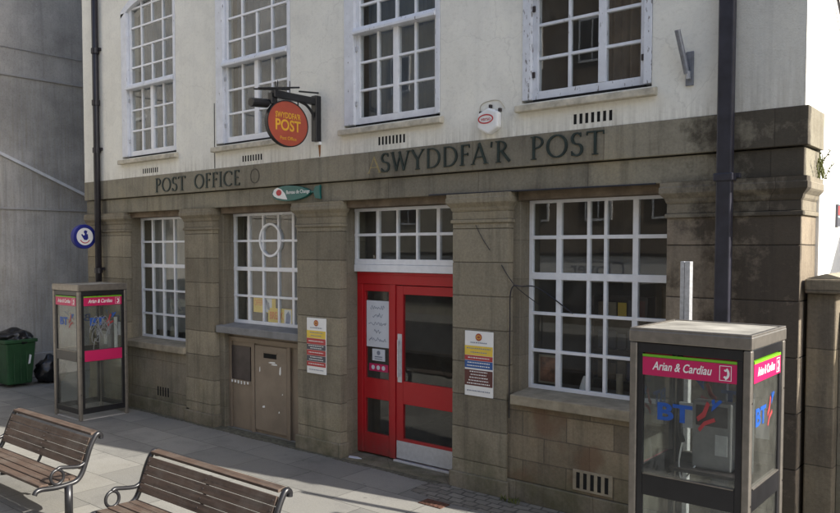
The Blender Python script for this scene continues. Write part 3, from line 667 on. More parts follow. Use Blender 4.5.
# notices on the door's side light
yn = DY+.035
r = sheet('paper_notice', -6.945, -6.555, 1.445, 2.055, yn, 'paper', 'large white handwritten paper notice taped in the door side light', 'notice')
random.seed(9)
for k in range(5):
    x = -6.75-[.13,.09,.16,.06,.15][k]; xe = -6.75+[.13,.09,.15,.07,.15][k]; z = 1.95-k*.105; pts = []
    while x < xe:
        pts.append((x, yn-.001, z+random.uniform(-.008,.03)*(1 if random.random() > .25 else 1.6))); x += .011
    MB().tube(smoothpath(pts, 3), .0035, 4).build('handwriting', 'ink', r)
r = sheet('sticker', -6.845, -6.625, 1.265, 1.42, yn, 'paper', 'small square white sticker under the handwritten notice', 'sticker')
bx(-6.80,-6.67,yn-.002,yn-.0005,1.31,1.325).build('print', 'ink', r); MB().disc((-6.735,1.37),.03,.03,'y',yn-.002,yn-.0005,16).build('print','ink',r); bx(-6.80,-6.67,yn-.002,yn-.0005,1.285,1.295).build('print', 'ink', r)
r = sheet('sticker', -6.90, -6.57, 1.125, 1.225, yn, 'magenta', 'magenta strip sticker at the foot of the door side light pane', 'sticker')
for k in range(3): MB().disc((-6.83+.09*k,1.175),.03,.03,'y',yn-.002,yn-.0005,14).build('print', 'paper', r)

# ------------------------------------------------------------------ signs on the pilasters
def panel_sign(x0, x1, z0, z1, bands, label):
    r = thing('service_sign', ((x0+x1)/2, .045, z0), label, 'sign', 'service lists screwed to the pilasters')
    bx(x0, x1, .028, .044, z0, z1).build('board', 'signwhite', r, .002)
    for (f0, f1, m_, nl) in bands:
        za, zb = z1-(z1-z0)*f1, z1-(z1-z0)*f0
        if m_: bx(x0+.001, x1-.001, .0255, .0275, za, zb-.004).build('band', m_, r)
        for k in range(nl):
            mb = MB()
            zz = zb-(zb-za)*(k+.75)/(nl+.5); w = (x1-x0)*random.uniform(.55,.85); xx = x0+(x1-x0-w)/2; q = xx
            while q < xx+w:
                l = random.uniform(.010,.024); mb.box(q, min(q+l, xx+w), .0245, .0252, zz-.006, zz+.006); q += l+.009
            mb.build('small_print', 'ink' if m_ in (None, 'panelyellow') else 'signwhite', r)
    cx = (x0+x1)/2; zc = z1-.066*(z1-z0)/.74
    MB().disc((cx, zc), .042, .042, 'y', .0245, .0275, 28).build('emblem', 'posred', r)
    MB().ringplate((cx, zc), .030, .022, .006, 'y', .0238, .0245, 24).build('emblem', 'panelyellow', r)
panel_sign(-7.67, -7.31, 1.065, 1.81, [(.13,.22,None,1),(.22,.36,'panelyellow',2),(.36,.47,'panelred',1),(.47,.57,'panelgrey',2),(.57,.67,'panelred',1),(.67,.78,'panelgrey',2),(.78,.87,'panelred',1),(.88,.98,None,1)], 'narrow white service sign with red and grey bands on the pilaster left of the door')
panel_sign(-5.075, -4.70, 1.085, 1.815, [(.13,.22,None,1),(.22,.37,'panelyellow',2),(.37,.45,'panelred',1),(.45,.57,'panelblue',2),(.59,.84,'panelmaroon',5),(.86,.98,None,1)], 'narrow white service sign with blue and maroon bands on the pilaster right of the door')

# dirt and moss gathered along the foot of the wall
random.seed(21); top = []; n = 400
for i in range(n+1):
    x = -13.4+8.2*i/n; top.append((x, -.022-.02*random.random()-.018*math.sin(x*3)**2))
struct(MB().prism(top+[(-5.2,.2),(-13.4,.2)], 'z', .0015, .0045).build('wall_foot_dirt', 'moss'))
mb = MB()
for k in range(40):
    c = Vector((-4.43+random.uniform(-.12,.12), -.03+random.uniform(-.05,.02), .005)); a = random.uniform(0, 6.28); l = random.uniform(.03,.08)
    d = Vector((math.cos(a)*.6, math.sin(a)*.6, 1)).normalized()*l; e = Vector((-math.sin(a), math.cos(a), 0))*.008
    mb.bm.faces.new([mb.bm.verts.new(q) for q in (c-e*.4, c+d*.6-e, c+d, c+d*.6+e, c+e*.4)])
tag(rebase(mb.build('weed', 'leaf'), (-4.43,-.03,.005)), 'low green weed in the paving crack under the big right window', 'weed')
mb = MB().prism([(-7.02,.17),(-6.90,.20),(-6.80,.17),(-6.86,.13),(-6.98,.11)], 'z', .009, .016)
tag(rebase(mb.build('paper_scrap', 'paper'), (-6.92,.15,.009)), 'flattened white paper scrap at the foot of the door jamb', 'litter')
# ------------------------------------------------------------------ oval hanging sign
HX = -7.40
r = thing('hanging_sign', (HX, 0, 4.13), 'round red hanging sign with yellow lettering on a black wall bracket', 'sign')
bx(HX-.045, HX+.045, -.09, .008, 4.13, 4.72).build('wall_post', 'black', r, .008)
bx(HX-.035, HX+.035, -.78, -.06, 4.60, 4.69).build('arm', 'black', r, .008)
MB().tube(smoothpath([(HX,-.06,4.33),(HX,-.10,4.47),(HX,-.2,4.57),(HX,-.33,4.61)]), .018, 8).build('brace', 'black', r, smooth=True)
mb = MB()
for xx in (-.09, .09): mb.tube([(HX+xx*.4,-1.04,4.665),(HX+xx,-.42,4.76)], .012, 6)
mb.tube([(HX,-.34,4.735),(HX,-.0,4.765)], .012, 6); mb.tube([(HX,-.5,4.66),(HX,-.5,4.84)],.006,6); mb.tube([(HX,-.7,4.66),(HX,-.7,4.82)],.006,6); mb.tube([(HX,-.72,4.68),(HX,-.74,4.80)],.006,6)
mb.build('stay_rod', 'black', r)
sp = MB().tube([(HX-.08,-.80,4.53),(HX-.08,-1.06,4.51)], .055, 14).box(HX-.07,HX+.0,-.80,-.72,4.52,4.66); sp.build('spotlight', 'black', r, .006)
for yy in (-.36, -.72): MB().tube([(HX,yy,4.60),(HX,yy,4.50)], .01, 6).build('hook', 'black', r)
SY, SZ = -.548, 4.30
MB().disc((SY, SZ), .335, .282, 'x', HX-.022, HX+.022, 56).build('disc', 'posred', r, .006)
MB().ringplate((SY, SZ), .343, .290, .014, 'x', HX-.026, HX+.026, 56).build('rim', 'black', r)
text("SWYDDFA'R", .1, (HX+.024, SY, SZ+.095), '+x', 'lettering', 'posyellow', r, width=.42, off=.002)
text('POST', .19, (HX+.024, SY, SZ-.03), '+x', 'lettering', 'posyellow', r, width=.42, off=.004)
text('Post Office', .062, (HX+.024, SY, SZ-.185), '+x', 'lettering', 'posyellow', r, width=.27)
text("SWYDDFA'R", .1, (HX-.024, SY, SZ+.095), '-x', 'lettering', 'posyellow', r, width=.42, off=.002)
text('POST', .19, (HX-.024, SY, SZ-.03), '-x', 'lettering', 'posyellow', r, width=.42, off=.004)
MB().prism([(HX-.015,4.10),(HX+.03,4.10),(HX+.028,4.0),(HX+.02,3.94),(HX+.005,3.935),(HX-.005,4.02)], 'y', .0075, .0105).build('rust_stain', 'rust', PO)
bx(HX-.05, HX+.05, -.03, .01, 4.09, 4.13).build('bracket_foot', 'signwhite', r, .006)
# alarm box
r = thing('alarm_box', (-4.71, .01, 3.97), 'white hexagonal alarm box with a red oval mark, above the carved lettering', 'alarm')
hx = [(-4.845,4.20),(-4.71,4.255),(-4.585,4.20),(-4.585,4.04),(-4.71,3.965),(-4.845,4.04)]
MB().prism(hx, 'y', -.085, .008).build('cover', 'signwhite', r, .022)
MB().ringplate((-4.735, 4.135), .098, .052, .014, 'y', -.0885, -.085, 36).build('emblem', 'btred', r)
text('verso', .06, (-4.735, -.0865, 4.135), '-y', 'lettering', 'btred', r, width=.12)
MB().tube(smoothpath([(-4.86,.006,4.19),(-4.86,.006,4.30),(-4.76,.006,4.34),(-4.62,.006,4.33),(-4.55,.006,4.24)]), .004, 5).build('cable', 'uppersill', r)
for (x, z) in ((-4.72,4.275),(-4.60,4.225),(-4.845,4.215)): bx(x-.012, x+.012, -.03, .008, z-.015, z+.02).build('lug', 'platedark', r)
# teal fish-shaped sign
FX, FZ, FY = -7.86, 3.487, .0
r = thing('fish_shaped_sign', (FX, .044, FZ-.1), 'teal fish shaped sign with a white nose fixed above the oval pane window', 'sign')
n = 24; top = []
def fz(t): return .104*math.sqrt(max(0,1-((t-.42)/(.42 if t<.42 else .58))**2))**(1. if t<.42 else 1.15)+.0
pts = [(FX-.455+.76*i/n, FZ+.035*(i/n-.5)*-.4+fz(i/n)) for i in range(n+1)]; ptb = [(FX-.455+.76*i/n, FZ-fz(i/n)) for i in range(n+1)]
body = [p for p in pts]+[p for p in ptb[::-1]][1:-1]
MB().prism(body, 'y', FY-.02, FY+.044).build('body', 'teal', r, .006)
MB().prism([(FX+.25,FZ-.012),(FX+.36,FZ-.012),(FX+.39,FZ-.085),(FX+.485,FZ-.1),(FX+.475,FZ+.0),(FX+.485,FZ+.085),(FX+.39,FZ+.07),(FX+.36,FZ+.012),(FX+.25,FZ+.012)], 'y', FY-.004, FY+.03).build('tail', 'teal', r, .005)
MB().prism([(FX-.43,FZ+.0),(FX-.40,FZ+.06),(FX-.33,FZ+.085),(FX-.25,FZ+.06),(FX-.18,FZ+.0),(FX-.13,FZ-.085),(FX-.22,FZ-.075),(FX-.34,FZ-.055),(FX-.40,FZ-.03)], 'y', FY-.0235, FY-.0205).build('nose_patch', 'signwhite', r)
MB().disc((FX-.30,FZ+.015), .055, .042, 'y', FY-.0255, FY-.0237, 24).build('emblem', 'btred', r)
text('Bureau de Change', .072, (FX+.08, FY-.0215, FZ+.012), '-y', 'lettering', 'signwhite', r, width=.46)
# lottery roundel, standing out from the wall by the left drainpipe
LX, LY, LZ = -13.12, -.235, 2.945
r = thing('round_blue_sign', (LX, 0, LZ-.22), 'round blue rimmed white sign with crossed fingers beside the left drainpipe', 'sign')
MB().disc((LY, LZ), .215, .215, 'x', LX-.05, LX+.05, 48).build('drum', 'lotblue', r, .01)
for s in (1, -1):
    xa, xb = (LX+.0505, LX+.054) if s > 0 else (LX-.054, LX-.0505)
    MB().disc((LY, LZ), .152, .152, 'x', xa, xb, 40).build('face', 'signwhite', r)
xa, xb = LX+.0545, LX+.0575
hand = [(.0,.085),(.022,.088),(.026,.03),(.045,.03),(.05,-.005),(.052,-.035),(.03,-.062),(-.012,-.06),(-.035,-.025),(-.062,.02),(-.046,.032),(-.024,.008),(-.006,.012)]
MB().prism([(LY+a*1.15, LZ+.01+b*1.15) for a, b in hand], 'x', xa, xb).build('crossed_fingers', 'lotblue', r)
MB().prism([(LY-.025,LZ+.075),(LY-.01,LZ+.11),(LY+.045,LZ+.10),(LY+.02,LZ+.02)], 'x', xb, xb+.002).build('crossed_fingers', 'lotblue', r)
mb = MB().prism([(LY+.10*math.cos(R(a)), LZ-.02+.10*math.sin(R(a))) for a in range(205,336,10)]+[(LY+.085*math.cos(R(a)), LZ-.02+.085*math.sin(R(a))) for a in range(335,204,-10)], 'x', xa, xb); mb.build('lettering_band', 'btred', r)
bx(LX-.015, LX+.015, LY+.2, .045, LZ-.03, LZ+.03).build('bracket', 'lotblue', r)
# flagpole bracket
r = thing('flagpole_bracket', (-2.585, .01, 4.21), 'galvanised flagpole bracket with an angled tube beside the right drainpipe', 'bracket')
bx(-2.62, -2.55, -.012, .01, 4.215, 4.52).build('plate', 'bracketgrey', r, .004)
MB().tube([(-2.60,-.03,4.32),(-2.615,-.05,4.42),(-2.655,-.13,4.70)], .026, 12).build('tube', 'bracketgrey', r)
MB().box(-2.60,-2.57,-.05,-.01,4.27,4.34).build('web', 'galv', r, .003)

# ------------------------------------------------------------------ drainpipes
r = thing('drainpipe', (-12.94, -.05, 0), 'thin black round drainpipe at the left end of the facade', 'drainpipe', 'drainpipes on the facade')
p = MB().tube([(-12.945,-.055,0.04),(-12.945,-.055,9)], .055, 14).build('pipe', 'pipeL', r, smooth=True)
mb = MB()
for z in (4.42, 5.25, 6.15, 7.6, 2.3): MB().tube([(-12.945,-.055,z),(-12.945,-.055,z+.09)], .07, 14).build('collar', 'pipeL', r)
for z in (2.35, 4.46, 6.2): bx(-13.04, -12.85, -.03, .02, z, z+.05).build('clip', 'pipeL', r)
r = thing('drainpipe', (-2.23, -.08, 0), 'wide square blue black drainpipe on the soot stained right pilaster', 'drainpipe', 'drainpipes on the facade')
bx(-2.31, -2.18, -.10, -.015, .04, 9).build('pipe', 'pipe', r, .012)
for z in (3.33, 5.9): MB().box(-2.33,-2.16,-.115,-.005,z,z+.07).build('collar', 'pipe', r, .01)
for z in (1.6, 3.35): bx(-2.36, -2.13, -.02, .02, z+.01, z+.05).build('clip', 'pipe', r, .004)
# weed on the right end of the cornice
mb = MB(); random.seed(3)
for k in range(9):
    bx_, by_ = -1.60+random.uniform(-.02,.03), .46+random.uniform(-.1,.12); a = random.uniform(0, 6.28); l = random.uniform(.08,.22)
    tip = Vector((bx_+.5*l*math.cos(a)+.05, by_+.6*l*math.sin(a), 3.352+l))
    mb.tube([(bx_,by_,3.352),((bx_+tip.x)/2-.01,(by_+tip.y)/2,3.352+l*.6),tip], .0045, 5)
    for q in range(4):
        c = Vector((bx_,by_,3.352)).lerp(tip, .4+.2*q); d = Vector((random.uniform(-1,1),random.uniform(-1,1),random.uniform(.1,.9))).normalized()*.028; e = d.cross(Vector((.3,.5,.8))).normalized()*.011
        vs = [mb.bm.verts.new(c+t) for t in (Vector((0,0,0)), d*.5+e, d, d*.5-e)]; mb.bm.faces.new(vs)
tag(rebase(mb.build('weed', 'leaf'), (-1.6,.46,3.352)), 'small weed sprouting from the right end of the cornice', 'weed')
# small sign on the side wall
r = thing('side_wall_sign', (XR, 1.3, 2.97), 'small narrow dark sign with a red mark on the white side wall', 'sign')
bx(XR+.001, XR+.02, 1.24, 1.37, 2.95, 3.16).build('plate', 'panelgrey', r); bx(XR+.0205, XR+.022, 1.255, 1.355, 3.06, 3.145).build('mark', 'panelred', r); bx(XR+.0205, XR+.022, 1.255, 1.355, 3.035, 3.05).build('mark', 'signwhite', r)
# gate pier at the right
r = thing('gate_pier', (-1.3, .4, 0), 'sandstone gate pier with a flat coping beside the right corner of the building', 'pier')
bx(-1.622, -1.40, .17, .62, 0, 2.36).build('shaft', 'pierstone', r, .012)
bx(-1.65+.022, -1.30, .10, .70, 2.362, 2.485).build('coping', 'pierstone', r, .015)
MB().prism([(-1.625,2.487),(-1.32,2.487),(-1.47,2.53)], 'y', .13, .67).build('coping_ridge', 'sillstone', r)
r = bx(-1.395, 3.2, .30, .52, 0, 2.2).build('boundary_wall', 'ashlar2'); tag(rebase(r, (.9,.4,0)), 'stone boundary wall running right from the gate pier', 'wall')
# unseen house added on the right so its gable shades the side wall
r = thing('house', (4.2, 5, 0), 'unseen rendered house added off to the right to shade the side wall', 'house')
MB().prism([(1.0+.4,0),(6.6,0),(6.6,4.3),(4.0,6.6),(1.4,4.3)], 'x', 2.2, 8).build('wall', 'oppcream', r)
MB().prism([(1.1,4.15),(4.0,6.75),(6.9,4.15),(6.9,4.3),(4.0,6.95),(1.1,4.3)], 'x', 2.0, 8.2).build('roof', 'slate', r)

# ------------------------------------------------------------------ galvanised post behind the near phone box
mb = MB().box(-2.46, -2.425, -.50, -.44, 0, 2.63).box(-2.42, -2.375, -.505, -.435, 0, 2.63).box(-2.426,-2.419,-.49,-.45,0,2.62)
r = thing('metal_post', (-2.42, -.47, 0), 'pale galvanised steel channel post rising behind the near phone box', 'post')
mb.build('channel', 'galv', r, .003); bx(-2.50, -2.34, -.55, -.39, 0, .012).build('foot_plate', 'galv', r)

# ------------------------------------------------------------------ phone boxes
def phone_box(loc, label, red_rail):
    """0.85 m square kiosk; built round its own origin, glazed on four sides"""
    S = .425; r = thing('phone_box', (0,0,0), label, 'phone box', 'steel and glass phone boxes')
    for sx in (-1, 1):
        for sy in (-1, 1):
            x0, x1 = sorted((sx*(S-.055), sx*S)); y0, y1 = sorted((sy*(S-.055), sy*S))
            q = bx(x0, x1, y0, y1, .0, 2.058).build('corner_post', 'steel', r, .012, seg=3)
            bm_ = MB()
            for z in (.42, 1.0, 1.7): bm_.tube([(sx*(S+.001), sy*(S-.028), z),(sx*(S+.004), sy*(S-.028), z)], .007, 8)
            bm_.build('bolt', 'platedark', q)
    rf = bx(-S-.004, S+.004, -S-.004, S+.004, 2.06, 2.15).build('roof', 'steel', r, .009, seg=2)
    B_ = MB().box(-S+.0,S-.0,-S+.0,-S+.03,2.146,2.164).box(-S,S,S-.03,S,2.146,2.164).box(-S,-S+.03,-S+.03,S-.03,2.146,2.1635).box(S-.03,S,-S+.03,S-.03,2.146,2.1635); B_.build('roof_lip', 'steel', rf, .004)
    bx(-S+.035, S-.035, -S+.035, S-.035, 2.149, 2.157).build('roof_cap', 'roofcap', rf, .006)
    bx(-S+.055, S-.055, -S+.055, S-.055, 2.03, 2.058).build('ceiling', 'steel', r)
    bx(-S+.02, S-.02, -S+.02, S-.02, -.01, .012).build('floor_slab', 'cement2', r)
    for side in ('-y', '+x', '+y', '-x'):
        def B(u0, u1, d0, d1, z0, z1, mb=None):     # u along the face, d outward from the face plane
            mb = mb or MB(); d0 += S; d1 += S
            if side == '-y': mb.box(u0, u1, -d1, -d0, z0, z1)
            if side == '+x': mb.box(d0, d1, u0, u1, z0, z1)
            if side == '+y': mb.box(-u1, -u0, d0, d1, z0, z1)
            if side == '-x': mb.box(-d1, -d0, -u1, -u0, z0, z1)
            return mb
        def C_(u, d, z): d += S; return {'-y': (u,-d,z), '+x': (d,u,z), '+y': (-u,d,z), '-x': (-d,-u,z)}[side]
        I = S-.056; red = side == red_rail
        mb = B(-I, I, -.045, -.012, 1.985, 2.057); B(-I, I, -.045, -.012, .10, .19, mb)
        B(-I, -I+.045, -.0455, -.0125, .19, 1.985, mb); B(I-.045, I, -.0455, -.0125, .19, 1.985, mb)
        if not red: B(-I+.045, I-.045, -.045, -.012, .935, 1.09, mb)
        p = mb.build('side_frame', 'black', r, .005)
        if red:
            pr = B(-I+.045, I-.045, -.022, -.006, .935, 1.11).build('push_rail', 'magenta', p, .004)
            B(-I+.045, I-.045, -.046, -.0225, .93, 1.115).build('rail_back', 'black', p, .003)
        else: B(-I+.05, I-.05, -.046, -.006, 1.091, 1.099).build('rail_edge', 'steel', p)
        B(-I+.045, I-.045, -.032, -.026, .19, .935).build('glass', 'boxglass', p)
        B(-I+.045, I-.045, -.032, -.026, 1.10, 1.83).build('glass', 'boxglass', p)
        sg = B(-I+.04, I-.04, -.034, -.008, 1.822, 1.955).build('sign_strip', 'magenta', p, .003)
        B(-I+.04, I-.04, -.034, -.0075, 1.957, 1.975).build('sign_edge', 'lime', sg)
        text('Arian & Cardiau', .085, C_(-.045, -.007, 1.893), side, 'lettering', 'signwhite', sg, shear=.28, width=.42, off=.0012, ext=.0008)
        def quad(mb, P, d0=-.0245, d1=-.0232):
            A = [mb.bm.verts.new(C_(u, d0, z)) for u, z in P]; Bv = [mb.bm.verts.new(C_(u, d1, z)) for u, z in P]; n = len(P)
            mb.bm.faces.new(A); mb.bm.faces.new(Bv[::-1])
            for i in range(n): mb.bm.faces.new((A[i],A[(i+1)%n],Bv[(i+1)%n],Bv[i]))
        # handset pictogram in its square
        hb = MB(); u0 = .255
        for (a0,a1,b0,b1) in ((u0-.04,u0+.04,1.838,1.842),(u0-.04,u0+.04,1.938,1.942),(u0-.04,u0-.036,1.842,1.938),(u0+.036,u0+.04,1.842,1.938)): B(a0,a1,-.008,-.0068,b0,b1,hb)
        def arcq(a0,a1,r0,r1,n=8):
            P=[(u0-.022+r0*math.cos(R(a)), 1.888+r0*math.sin(R(a))) for a in [a0+(a1-a0)*i/n for i in range(n+1)]]+[(u0-.022+r1*math.cos(R(a)), 1.888+r1*math.sin(R(a))) for a in [a1+(a0-a1)*i/n for i in range(n+1)]]
            quad(hb, P, -.0078, -.0066)
        arcq(-62, 50, .034, .05); arcq(30, 62, .024, .0335); arcq(-70, -40, .024, .0335)
        hb.build('handset_mark', 'signwhite', sg)
        # blue and red logo on the upper pane
        text('BT', .17, C_(-.095, -.0245, 1.56), side, 'logo', 'logoblue', p, width=.25, off=.006, ext=.0008)
        lg = MB()
        quad(lg, [(.07,1.53),(.12,1.57),(.15,1.66),(.13,1.68),(.10,1.60),(.06,1.56)]); quad(lg, [(.085,1.46),(.12,1.51),(.19,1.545),(.18,1.57),(.11,1.535),(.07,1.48)])
        lg.build('logo', 'logored', p)
        lb = MB(); quad(lb, [(.16,1.61),(.18,1.63),(.235,1.69),(.215,1.70),(.165,1.65)]); quad(lb, [(.165,1.66),(.185,1.67),(.18,1.70),(.16,1.69)]); lb.build('logo', 'logoblue', p)
    # payphone on the back wall
    ph = bx(-.20, .10, S-.17, S-.05, 1.02, 1.55).build('payphone', 'phone', r, .012)
    bx(-.17, .07, S-.174, S-.1705, 1.36, 1.52).build('display', 'platedark', ph); bx(-.02, .07, S-.176, S-.1705, 1.14, 1.30).build('keypad', 'alu', ph)
    MB().tube(smoothpath([(-.26,S-.20,1.22),(-.27,S-.23,1.30),(-.27,S-.23,1.42),(-.26,S-.20,1.50)]), .022, 8).build('handset', 'black', ph)
    MB().tube(smoothpath([(-.26,S-.2,1.22),(-.28,S-.22,1.05),(-.25,S-.23,.92),(-.2,S-.2,.98),(-.16,S-.15,1.05)]), .007, 6).build('handset_cord', 'alu', ph)
    bx(-.35, .35, S-.26, S-.05, .985, 1.015).build('shelf', 'platedark', r, .004)
    bx(.20, .235, S-.12, S-.07, 1.02, 1.60).build('white_strip', 'signwhite', r, .004)  # plain white upright strip beside the payphone
    bx(.245, .34, S-.068, S-.06, 1.30, 1.52).build('notice', 'paper', r)
    bx(-.34, -.2, -.02+S-.05, S-.046, 1.30, 1.5).build('notice', 'paper', r)
    r.location = loc; return r
phone_box((-1.962, -1.262, 0), 'near phone box with a sunlit roof at the right edge of the facade', '-x')
far = phone_box((-12.105, -.68, 0), 'far phone box with a magenta push rail beside the left drainpipe', '+x')
# pale looping strokes on the far box's right hand pane
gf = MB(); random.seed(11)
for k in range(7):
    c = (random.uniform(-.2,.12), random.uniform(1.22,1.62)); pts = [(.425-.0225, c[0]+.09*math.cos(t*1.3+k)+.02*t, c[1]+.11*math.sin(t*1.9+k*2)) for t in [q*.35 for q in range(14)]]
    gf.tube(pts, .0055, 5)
o = gf.build('pale_loops', 'boxglass'); o.parent = far
M['loopgrey'] = plain('pale_loop_grey', (.22, .23, .24), .7, 0, .1, 5); o.data.materials[0] = M['loopgrey']

# ------------------------------------------------------------------ benches
BL = .93
def make_bench():
    r = thing('street_bench', (0,0,0), '', 'bench', 'slatted benches on the pavement')
    prof = [(.335,.775),(.335,.81),(.305,.832),(.268,.80),(.215,.70),(.165,.56),(.125,.46),(.075,.40),(.0,.378),(-.15,.372),(-.29,.385),(-.345,.375),(-.365,.345)]
    for sx in (-1, 1):
        x = sx*BL
        f = MB().tube(smoothpath([(x,a,b) for a, b in prof], 5), .026, 12).build('end_frame', 'black', r, smooth=True)
        MB().tube(smoothpath([(x,.165,.565),(x,.10,.535),(x,.0,.545),(x,-.10,.562),(x,-.135,.55)], 5), .019, 10).build('arm_rest', 'black', f, smooth=True)
        MB().tube([(x,-.135+.066*math.cos(q),.475+.072*math.sin(q)) for q in [2*math.pi*i/22 for i in range(22)]], .015, 10, closed=True).build('arm_ring', 'black', f, smooth=True)
        lg = MB().tube([(x,-.02,0.012),(x,-.02,.375)], .04, 14).build('leg', 'black', r, smooth=True)
        MB().tube([(x,-.02,.0),(x,-.02,.014)], .085, 18).build('foot_plate', 'black', lg)
    f = MB().tube(smoothpath([(0,a,b-.02) for a, b in prof[3:11]], 4), .016, 8).build('middle_frame', 'black', r, smooth=True)
    # back slats follow the frame's slope
    P = [Vector((.262,.80)), Vector((.125,.475))]; d = (P[1]-P[0]).normalized(); nrm = Vector((-d.y, d.x))
    if nrm.x > 0: nrm = -nrm
    def slat(c, ax, w, t, l=BL-.012):
        n2 = Vector((-ax.y, ax.x)); q = [c+ax*w/2+n2*t/2, c+ax*w/2-n2*t/2, c-ax*w/2-n2*t/2, c-ax*w/2+n2*t/2]
        return MB().prism([(v.x, v.y) for v in q], 'x', -l, l)
    s = slat(Vector((.285,.835)), Vector((1,.12)).normalized(), .085, .026, BL-.03).build('back_slat', 'wood', r, .005)
    for k in range(4):
        c = P[0]+d*(.055+.082*k)+nrm*.018
        slat(c, d, .077, .024, BL-.028).build('back_slat', 'wood', r, .005)
    for k in range(4):
        slat(Vector((.055-.104*k, .412-.004*abs(k-1))), Vector((1,-.03)).normalized(), .097, .028, BL-.028).build('seat_slat', 'wood', r, .005)
    bt = MB()
    for x in (-BL+.06, 0, BL-.06):
        for k in range(4):
            c = P[0]+d*(.055+.082*k)+nrm*.031; bt.tube([(x,c.x,c.y),(x,c.x-.006,c.y+.002)], .009, 8)
    bt.build('bolt_heads', 'platedark', r)
    return r
b1 = make_bench()
def copy_tree(o, parent=None):
    c = o.copy(); COL.objects.link(c); c.parent = parent
    for ch in list(o.children): copy_tree(ch, c)
    return c
b2 = copy_tree(b1)
b1.location = (-8.42, -3.40, 0); b1['label'] = 'slatted wooden bench nearer the left edge, its seat cut by the frame'
b2.location = (-5.52, -3.40, 0); b2['label'] = 'slatted wooden bench right of the other, only its backrest and one ringed arm in view'

# ------------------------------------------------------------------ wheelie bin and bags
BX, BY = -15.78, -.34
r = thing('wheelie_bin', (BX, BY, 0), 'green wheelie bin against the grey wall at the left edge', 'bin')
def taper(x0, x1, y0, y1, z0, X0, X1, Y0, Y1, z1):
    mb = MB(); A = [mb.bm.verts.new(p) for p in ((x0,y0,z0),(x1,y0,z0),(x1,y1,z0),(x0,y1,z0))]; B = [mb.bm.verts.new(p) for p in ((X0,Y0,z1),(X1,Y0,z1),(X1,Y1,z1),(X0,Y1,z1))]
    mb.bm.faces.new(A[::-1]); mb.bm.faces.new(B)
    for q in range(4): mb.bm.faces.new((A[q],A[(q+1)%4],B[(q+1)%4],B[q]))
    return mb
taper(BX-.26, BX+.28, BY-.24, BY+.24, .06, BX-.33, BX+.35, BY-.29, BY+.30, .88).build('body', 'bingreen', r, .03, seg=3)
mb = MB().box(BX-.36, BX+.375, BY-.315, BY+.325, .88, .95); mb.build('rim', 'bingreen', r, .015, seg=3)
mb = MB().box(BX-.385,BX-.35,BY-.31,BY+.32,.30,.97); mb.build('lid', 'bingreen', r, .012)      # lid thrown back
MB().tube([(BX-.41,BY-.26,.93),(BX-.41,BY+.26,.93)], .018, 8).build('handle', 'bingreen', r)
for s in (-.25, .25): MB().tube([(BX-.22,BY+s-.03,.1),(BX-.22,BY+s+.03,.1)], .1, 18).build('wheel', 'rubber', r)
for s in (-.12, .0, .12): bx(BX+.29, BX+.335, BY+s-.012, BY+s+.012, .12, .82).build('rib', 'bingreen', r, .008)
mk = MB().prism([(BY+.14,.45),(BY+.18,.46),(BY+.21,.62),(BY+.17,.64)], 'x', BX+.332, BX+.338); mk.build('white_marking', 'paper', r)
def lumpy(name, c, rad, seed, label, group):
    import mathutils
    bm = bmesh.new(); bmesh.ops.create_icosphere(bm, subdivisions=4, radius=1)
    off = Vector((seed*7.3, seed*3.1, 0))
    for v in bm.verts:
        n = mathutils.noise.fractal(v.co*1.6+off, 1., 2., 4); n2 = abs(mathutils.noise.noise(v.co*5+off))
        v.co = Vector((v.co.x*rad[0], v.co.y*rad[1], v.co.z*rad[2]))*(1+.28*n-.14*n2)
    zmin = min(v.co.z for v in bm.verts)
    for v in bm.verts: v.co.z = max(v.co.z, -rad[2]*.8)
    mb = MB(); mb.bm.free(); mb.bm = bm; o = mb.build(name, 'bag', smooth=True); o.location = c; return tag(o, label, 'bag', group)
lumpy('rubbish_bag', (BX+.0, BY, .97), (.36,.34,.17), 1, 'black rubbish bag bulging out of the top of the green bin', 'black rubbish bags')
lumpy('rubbish_bag', (-15.62, .32, .24), (.26,.30,.30), 2, 'black rubbish bag on the ground between the bin and the phone box', 'black rubbish bags')

# ------------------------------------------------------------------ the grey house on the left
NX = -16.5
r = thing('grey_house', (NX-4, -2, 0), 'tall grey cement rendered house wall beyond the alley on the left', 'house')
bx(NX-8, NX, -9, 14, .52, 12).build('wall', 'cement', r)
bx(NX-8, NX+.05, -9, 14, 0, .515).build('plinth', 'cement2', r, .02)
bx(NX-.05, NX+.03, -9, 14, 6.28, 6.33).build('string_course', 'cement2', r, .01)
bx(NX-.05, NX+.03, -9, 14, 3.54, 3.58).build('string_course', 'cement2', r, .008)
MB().prism([(-3.0,5.885),(3.0,3.36),(3.0,3.29),(-3.0,5.815)], 'x', NX-.01, NX+.05).build('sloping_flashing', 'pipewhite', r, .006)
MB().tube([(NX+.02,-3,6.86),(NX+.02,4,6.86)], .008, 5).build('cable', 'cement2', r)

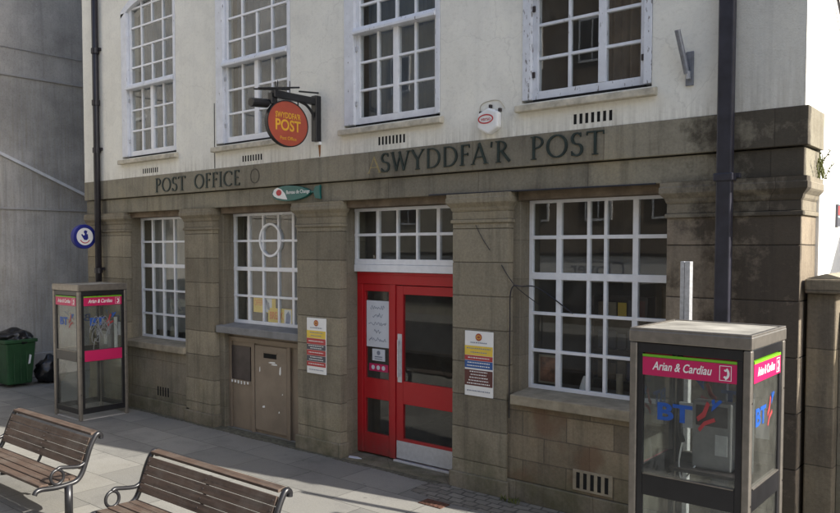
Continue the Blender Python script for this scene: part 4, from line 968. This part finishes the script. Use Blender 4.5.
# ------------------------------------------------------------------ the other side of the street (seen in the glass)
OY = -17.6
def opp(x0, x1, h, wm, label, sign=None):
    r = thing('terraced_shop', ((x0+x1)/2, OY, 0), label, 'building', 'terraced shops across the street')
    bx(x0, x1, OY-7, OY, -.1, h).build('wall', wm, r)
    MB().prism([(OY+.3,h),(OY-3.5,h+2.6),(OY-7.3,h)], 'x', x0, x1).build('roof', 'slate', r)
    nw = max(2, int((x1-x0)/2.3)); st = (x1-x0)/nw
    for k in range(nw):
        cx = x0+st*(k+.5)
        for z in (3.7, 6.4, 9.1):
            if z+1.5 > h: continue
            w = MB().box(cx-.5,cx+.5,OY,OY+.06,z,z+1.5).build('window', 'white', r); bx(cx-.43,cx-.03,OY+.06,OY+.065,z+.08,z+1.42).build('pane', 'platedark', w); bx(cx+.03,cx+.43,OY+.06,OY+.065,z+.08,z+1.42).build('pane', 'platedark', w)
    f = bx(x0+.3, x1-.3, OY, OY+.12, 1.55, 2.45).build('fascia', 'signwhite', r); bx(x0+.25,x1-.25,OY,OY+.2,2.46,2.56).build('fascia_cornice','platedark',r)
    if sign: text(sign, .75, ((x0+x1)/2, OY+.122, 1.98), '+y', 'lettering', 'ink', f)
    bx(x0+.5, x1-1.6, OY, OY+.05, .45, 1.5).build('shop_window', 'platedark', r); bx(x1-1.3, x1-.5, OY, OY+.05, 0, 1.53).build('door', 'brownpaint', r)
opp(-33, -22.5, 14, 'oppbrick', 'stone terraced shop across the street, farthest to the left')
opp(-22.45, -16, 13, 'oppcream', 'cream terraced shop across the street, in the middle of the row')
opp(-15.95, -8.6, 14, 'oppbrick', 'stone terraced shop across the street with a lettered white fascia', 'Clover')
opp(-8.55, 2, 13.5, 'oppcream', 'cream terraced shop across the street, directly opposite the near phone box')
opp(2.05, 12, 14, 'oppbrick', 'stone terraced shop across the street, farthest to the right')

# ------------------------------------------------------------------ light, sky, camera
EL = R(33); az = (.9815, .1915)
ts = Vector((math.cos(EL)*az[0], math.cos(EL)*az[1], math.sin(EL)))
su = bpy.data.lights.new('sun', 'SUN'); su.energy = 4.6; su.angle = R(.55); su.color = (1, .95, .86)
so = bpy.data.objects.new('sun', su); COL.objects.link(so); so.rotation_euler = ts.to_track_quat('Z', 'Y').to_euler(); so.location = (10, 5, 20)
w = bpy.data.worlds.new('World'); SC.world = w; w.use_nodes = True
nt = w.node_tree; bg = nt.nodes['Background']; sk = nt.nodes.new('ShaderNodeTexSky'); sk.sky_type = 'NISHITA'; sk.sun_disc = False
sk.sun_elevation = EL; sk.sun_rotation = math.atan2(az[0], az[1]); sk.air_density = .9; sk.dust_density = 2.; sk.ozone_density = 1.
nt.links.new(sk.outputs[0], bg.inputs[0]); bg.inputs[1].default_value = .13
cam = bpy.data.cameras.new('camera'); co = bpy.data.objects.new('camera', cam); COL.objects.link(co); SC.camera = co
fw = Vector((-0.65050948, 0.75832801, -0.04214312)); rt = Vector((.759012570, .651075862, -.000375)); up = rt.cross(fw)
mt = Matrix(((rt.x, up.x, -fw.x, 0), (rt.y, up.y, -fw.y, -7.18461875), (rt.z, up.z, -fw.z, 2.75), (0, 0, 0, 1)))
co.matrix_world = mt
cam.sensor_fit = 'HORIZONTAL'; cam.sensor_width = 36; cam.lens = 36*779.094/840
cam.shift_x = (420-390.282)/840; cam.shift_y = (280.405-256.5)/840; cam.clip_end = 2000; cam.clip_start = .05
vs = SC.view_settings; vs.view_transform = 'Standard'; vs.look = 'None'; vs.gamma = 1; vs.exposure = 1.1; vs.use_curve_mapping = False
SC.render.engine = 'CYCLES'; SC.cycles.max_bounces = 8; SC.cycles.transparent_max_bounces = 16
